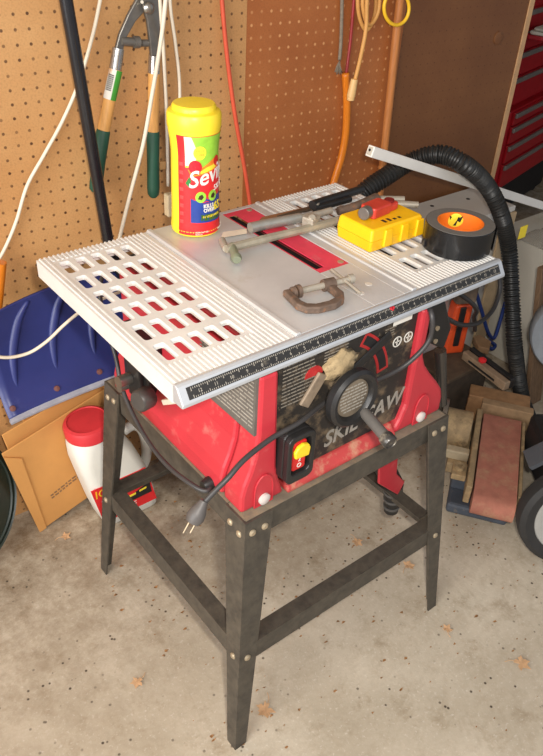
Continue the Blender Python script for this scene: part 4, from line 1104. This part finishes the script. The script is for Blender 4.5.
S((-wB / 2 - .055, .09, .0355), (-wB / 2 - .01, .15, .075), 'base_lug', SANDBASE, .006)
MB().cyl(sm_ @ V((-wB / 2 - .03, Lb * .85, .09)), sm_ @ V((-wB / 2 - .10, Lb * .85, .09)), .055, n=28).build('motor', SANDIRON, bs, smooth=True)
S((-wB / 2 - .075, Lb * .45, .0355), (-wB / 2 - .022, Lb * .95, .07), 'bracket', SANDIRON)
S((-wB / 2 - .060, Lb * .24, .0755), (-wB / 2 - .022, Lb * .40, .095), 'bracket', SANDIRON)
S((-wB / 2 - .085, Lb * .50, .0705), (-wB / 2 - .022, Lb * .58, .10), 'adjuster_arm', mat('pale_dusty_arm', (176, 160, 132), .7), .004)
MB().ring([(.007, 0), (.014, 0), (.014, .012), (.007, .012)], frame(sm_ @ V((-wB / 2 - .045, Lb * .70, .0705)), (0, 0, 1)), 20).build('adjuster_ring', SANDIRON, bs, smooth=True)
MB().ring([(.007, 0), (.013, 0), (.013, .012), (.007, .012)], frame(sm_ @ V((-wB / 2 - .042, Lb * .32, .0955)), (0, 0, 1)), 20).build('adjuster_ring', SANDIRON, bs, smooth=True)
MB().cyl(sm_ @ V((-wB / 2 - .102, Lb * .85, .10)), sm_ @ V((-wB / 2 - .115, Lb * .85, .10)), .07, n=36).build('sanding_disc', mat('worn_disc', (150, 142, 132), .3, .6), bs, smooth=True)

# rip fence bar lying on the clutter, box under it, orange tool, wires
sup = thing('support_crate', 'dark scrap crate behind sander holding up the rip fence', 'crate', (.90, .21, 0))
MB().box((.80, .145, .001), (1.0, .28, .165)).build('crate_box', mat('scrap_dark', (70, 58, 46), .8, 0, .3, 30), sup, bevel=.003)
MB().box((.80, .140, .166), (1.0, .282, .178)).build('crate_lid', mat('scrap_dark_2', (84, 68, 52), .8, 0, .3, 30), sup, bevel=.002)
poly = [Z(x_, y_, .1785) for x_, y_ in ((472, 342), (478, 340), (490, 347), (488, 355), (477, 352))]
ofc = MB().prism([(p.x, min(p.y, .281)) for p in poly], .022, Matrix.Translation((0, 0, .1785))).build('wooden_offcut', mat('brown_offcut', (146, 114, 82), .7, 0, .2, 20), None, poly[0], bevel=.003)
tag(ofc, 'small brown wooden offcut lying just behind the rip fence', 'offcut')
fa_, fb2 = Z(467, 357, .1815), Z(509, 389, .1795)
rf = thing('rip_fence', 'grey and black rip fence bar with red knob behind sander', 'fence', tuple(fa_))
rfm = axes(fa_, fb2 - fa_, (1, 0, 0))
Lr = (fb2 - fa_).length
MB().box((0, -.024, .0), (Lr, -.001, .028), rfm).build('rail', mat('dusty_fence', (150, 128, 104), .6, .2, .2, 40), rf, bevel=.003)
MB().box((0, .0, .0), (Lr, .018, .034), rfm).build('face', BLACK, rf, bevel=.003)
MB().box((.03, -.0252, .008), (Lr - .04, -.0242, .015), rfm).build('slot', DARK, rf)
MB().lathe([(.007, 0), (.012, .005), (.012, .011), (.005, .016)], frame(rfm @ V((.07, -.012, .0282)), (0, 0, 1)), 16).build('knob', mat('bright_red_knob', (210, 40, 44), .4), rf, smooth=True)
ot = thing('orange_power_tool', 'orange and black power tool standing behind right corner of saw', 'power tool', (.855, .235, .18))
om = Matrix.Translation((.862, .243, .1785)) @ Matrix.Rotation(math.radians(-25), 4, 'Z')
if True:
    p0 = Y(459, 334, .243)
    om = Matrix.Translation((min(max(p0.x - .015, .83), .97), .250, .1785)) @ Matrix.Rotation(math.radians(-25), 4, 'Z')
MB().hexa([om @ V(p) for p in ((-.035, -.026, .0), (.030, -.026, .0), (.030, .026, .0), (-.035, .026, .0), (-.025, -.022, .17), (.032, -.022, .17), (.032, .022, .17), (-.025, .022, .17))]).build('body', ORANGEP, ot, bevel=.008)
MB().hexa([om @ V(p) for p in ((-.028, -.024, .171), (.036, -.024, .171), (.036, .024, .171), (-.028, .024, .171), (-.01, -.02, .24), (.04, -.02, .24), (.04, .02, .24), (-.01, .02, .24))]).build('grip', mat('tool_grey_grip', (116, 100, 84), .6, 0, .2, 40), ot, bevel=.008)
m = MB()
m.box((-.012, -.030, .03), (.006, -.0235, .165), om)
m.build('vent_band', BLACK, ot, bevel=.002)
bc = [Y(480, 300, .27), Y(486, 322, .265), Y(490, 333, .26), Y(500, 318, .262), Y(507, 296, .265)]
cord('blue_cord', [Y(476, 292, .262), Y(482, 312, .260), Y(488, 332, .258), Y(494, 338, .258), Y(499, 325, .260), Y(506, 300, .262)], .006, BLUEROPE, 'dark blue cord looped on front of white box', sub=6)
cord('blue_cord', [Y(480, 340, .240), Y(486, 344, .238), Y(492, 349, .238), Y(495, 345, .243), Y(489, 341, .246)], .006, BLUEROPE, 'short blue cord bunched lower on front of white box', sub=6)
cord('black_cable', [V((.30, .10, .78)), Y(468, 300, .05), Y(474, 318, .1), Y(475, 330, .125)], .006, CORDBLK, 'black cable hanging straight behind right saw corner', sub=6)
cord('black_cable', [Y(446, 318, .0), Y(462, 325, .03), Y(480, 322, .08), Y(494, 308, .12), Y(500, 285, .15), Y(493, 262, .17), Y(480, 255, .15)], .006, CORDBLK, 'black cable curving in a loop behind right saw corner', sub=6)
# wheeled machine at the right edge
wm_ = thing('wheeled_machine', 'dark wheeled machine with black tyre cut off by right edge', 'machine', (.9, -.35, 0))
wcn = Z(566, 566, 0); R_ = .142
ax_ = V((-.62, -.76, .12)).normalized()
wc = V((wcn.x + .02, wcn.y + .03, R_))
MB().ring([(R_ * .75, -.022), (R_ * .9, -.026), (R_ * .985, -.018), (R_, 0), (R_ * .985, .018), (R_ * .9, .026), (R_ * .75, .022)], frame(wc, ax_), 56).build('tyre', TIRE, wm_, smooth=True)
MB().lathe([(R_ * .76, -.018), (R_ * .76, .018), (R_ * .70, .020), (R_ * .5, .010), (R_ * .25, .012), (R_ * .2, .028), (.002, .030)], frame(wc, ax_), 40).build('hub', HUB, wm_, smooth=True)
hx = V((-ax_.y, ax_.x, 0)).normalized()
dm = axes(wc - ax_ * .05, -hx if hx.x < 0 else hx, (0, 0, 1))
arcp = [(R_ * 1.16 * math.cos(math.radians(a)), R_ * 1.16 * math.sin(math.radians(a))) for a in range(-20, 141, 20)]
arci = [(R_ * 1.08 * math.cos(math.radians(a)), R_ * 1.08 * math.sin(math.radians(a))) for a in range(140, -21, -20)]
MB().prism(arcp + arci, -.06, dm).build('fender', mat('dark_grey_fender', (74, 76, 80), .45), wm_, smooth=True)
MB().box((-.03, -.08, -.30), (.4, .05, -.075), dm).build('body', DARK, wm_, bevel=.02)
gcn = Y(572, 330, .0)
gd = thing('round_grey_drum', 'pale grey round drum rim cut off by right edge above tyre', 'drum', (gcn.x, gcn.y, 0))
ga = V((-.7, -.6, .15)).normalized()
gc0 = gcn.copy()
MB().lathe([(.118, 0), (.122, .006), (.122, .05), (.118, .056), (.1, .05), (.002, .045)], frame(gc0, ga), 48).build('rim', GREYPLAS, gd, smooth=True)
MB().cyl(V((gc0.x + .13, gc0.y + .0, .001)), V((gc0.x + .13, gc0.y + .0, gc0.z - .02)), .07, .075, 28).build('pedestal', DARK, gd, smooth=True)

# ------------------------------------------------------------------ leaves and litter
def leaf(px, py, size, rot, label, i):
    p = Z(px, py, .001); m = MB(); bm = m.bm
    random.seed(i); pts = []
    for k in range(22):
        a = 2 * PI * k / 22
        r = size * (.55 + .45 * abs(math.cos(a * 2.5)) ** 1.3) * (1 if k % 2 else .72) * random.uniform(.85, 1.1)
        pts.append(V((r * math.cos(a + rot) * .9, r * math.sin(a + rot), .002 + .3 * r * abs(math.sin(a + i)) * .5)))
    c = bm.verts.new(p + V((0, 0, .0025))); vs = [bm.verts.new(p + q_) for q_ in pts]
    for k in range(22): bm.faces.new((c, vs[k], vs[(k + 1) % 22]))
    m.tube([p + V((0, 0, .003)), p + V((size * 1.1 * math.cos(rot), size * 1.1 * math.sin(rot), .003)), p + V((size * 1.7 * math.cos(rot + .2), size * 1.7 * math.sin(rot + .2), .002))], .0007, 5, 3)
    o = m.build('dry_leaf', LEAF, None, p)
    md = o.modifiers.new('thick', 'SOLIDIFY'); md.thickness = .0006
    tag(o, label, 'leaf', 'dry leaves on the floor')
leaf(265, 711, .023, .6, 'dry tan leaf right beside the nearest stand foot', 1)
leaf(522, 664, .022, 2.2, 'dry tan leaf alone on open floor at lower right', 2)
leaf(357, 543, .018, 1.2, 'dry brown leaf under saw touching the front stretcher', 3)
leaf(409, 566, .018, 3.2, 'dry leaf just left of the right front stand foot', 4)
leaf(447, 629, .014, 4.0, 'small dry leaf below the right front stand foot', 5)
leaf(137, 683, .016, .2, 'faint dry leaf on open floor at lower left', 6)
leaf(66, 537, .016, 2.8, 'dry leaf on floor in front of the flattened cartons', 7)
random.seed(21)
m = MB(); bm = m.bm
def flake(p, s):
    a = random.uniform(0, PI); n = random.choice((3, 4, 4, 5)); zt_ = random.uniform(.0008, .004)
    vs = [bm.verts.new(p + V((s * random.uniform(.5, 1.2) * math.cos(a + 2 * PI * k / n), .6 * s * random.uniform(.5, 1.2) * math.sin(a + 2 * PI * k / n), zt_ if k % 2 else .0006))) for k in range(n)]
    bm.faces.new(vs)
for k in range(420):
    x, y = random.uniform(-.3, .75), random.gauss(.05, .26)
    if y > .5 or y < -.6: continue
    flake(V((x, y, 0)), random.uniform(.002, .0065))
for k in range(90):
    flake(V((random.uniform(-.9, 1.0), random.uniform(-.7, -.1), 0)), random.uniform(.0015, .004))
lt = m.build('leaf_litter', mat('brown_litter', (150, 108, 66), .9, 0, .4, 60), None, (0, 0, 0))
tag(lt, 'scattered leaf crumbs and sawdust flakes over the concrete floor', 'litter', kind='stuff')

# ------------------------------------------------------------------ light
w = bpy.data.worlds.new('world'); bpy.context.scene.world = w; w.use_nodes = True
bg = w.node_tree.nodes['Background']
bg.inputs[0].default_value = lin((214, 222, 235)); bg.inputs[1].default_value = .62
def area(name, loc, target, sx, sy, power, col):
    l = bpy.data.lights.new(name, 'AREA'); l.shape = 'RECTANGLE'; l.size = sx; l.size_y = sy; l.energy = power; l.color = col
    o = bpy.data.objects.new(name, l); COL.objects.link(o); o.location = loc
    o.rotation_euler = (V(target) - V(loc)).to_track_quat('-Z', 'Y').to_euler()
    return o
# camera flash, just above and right of the lens
area('camera_flash', tuple(CAM_C + CR * .06 + CU * .05 - fw * .02), tuple(CAM_C + fw * 1.6), .05, .03, 15.5, (1, .94, .86))
# daylight through the open garage door, behind and to the left
area('garage_door_daylight', (-2.9, -.95, 1.45), (0, -.1, .4), 2.0, 1.9, 105, (1, .98, .95))

sc = bpy.context.scene
sc.view_settings.view_transform = 'Standard'; sc.view_settings.look = 'None'
sc.view_settings.exposure = 0; sc.view_settings.gamma = 1; sc.view_settings.use_curve_mapping = False
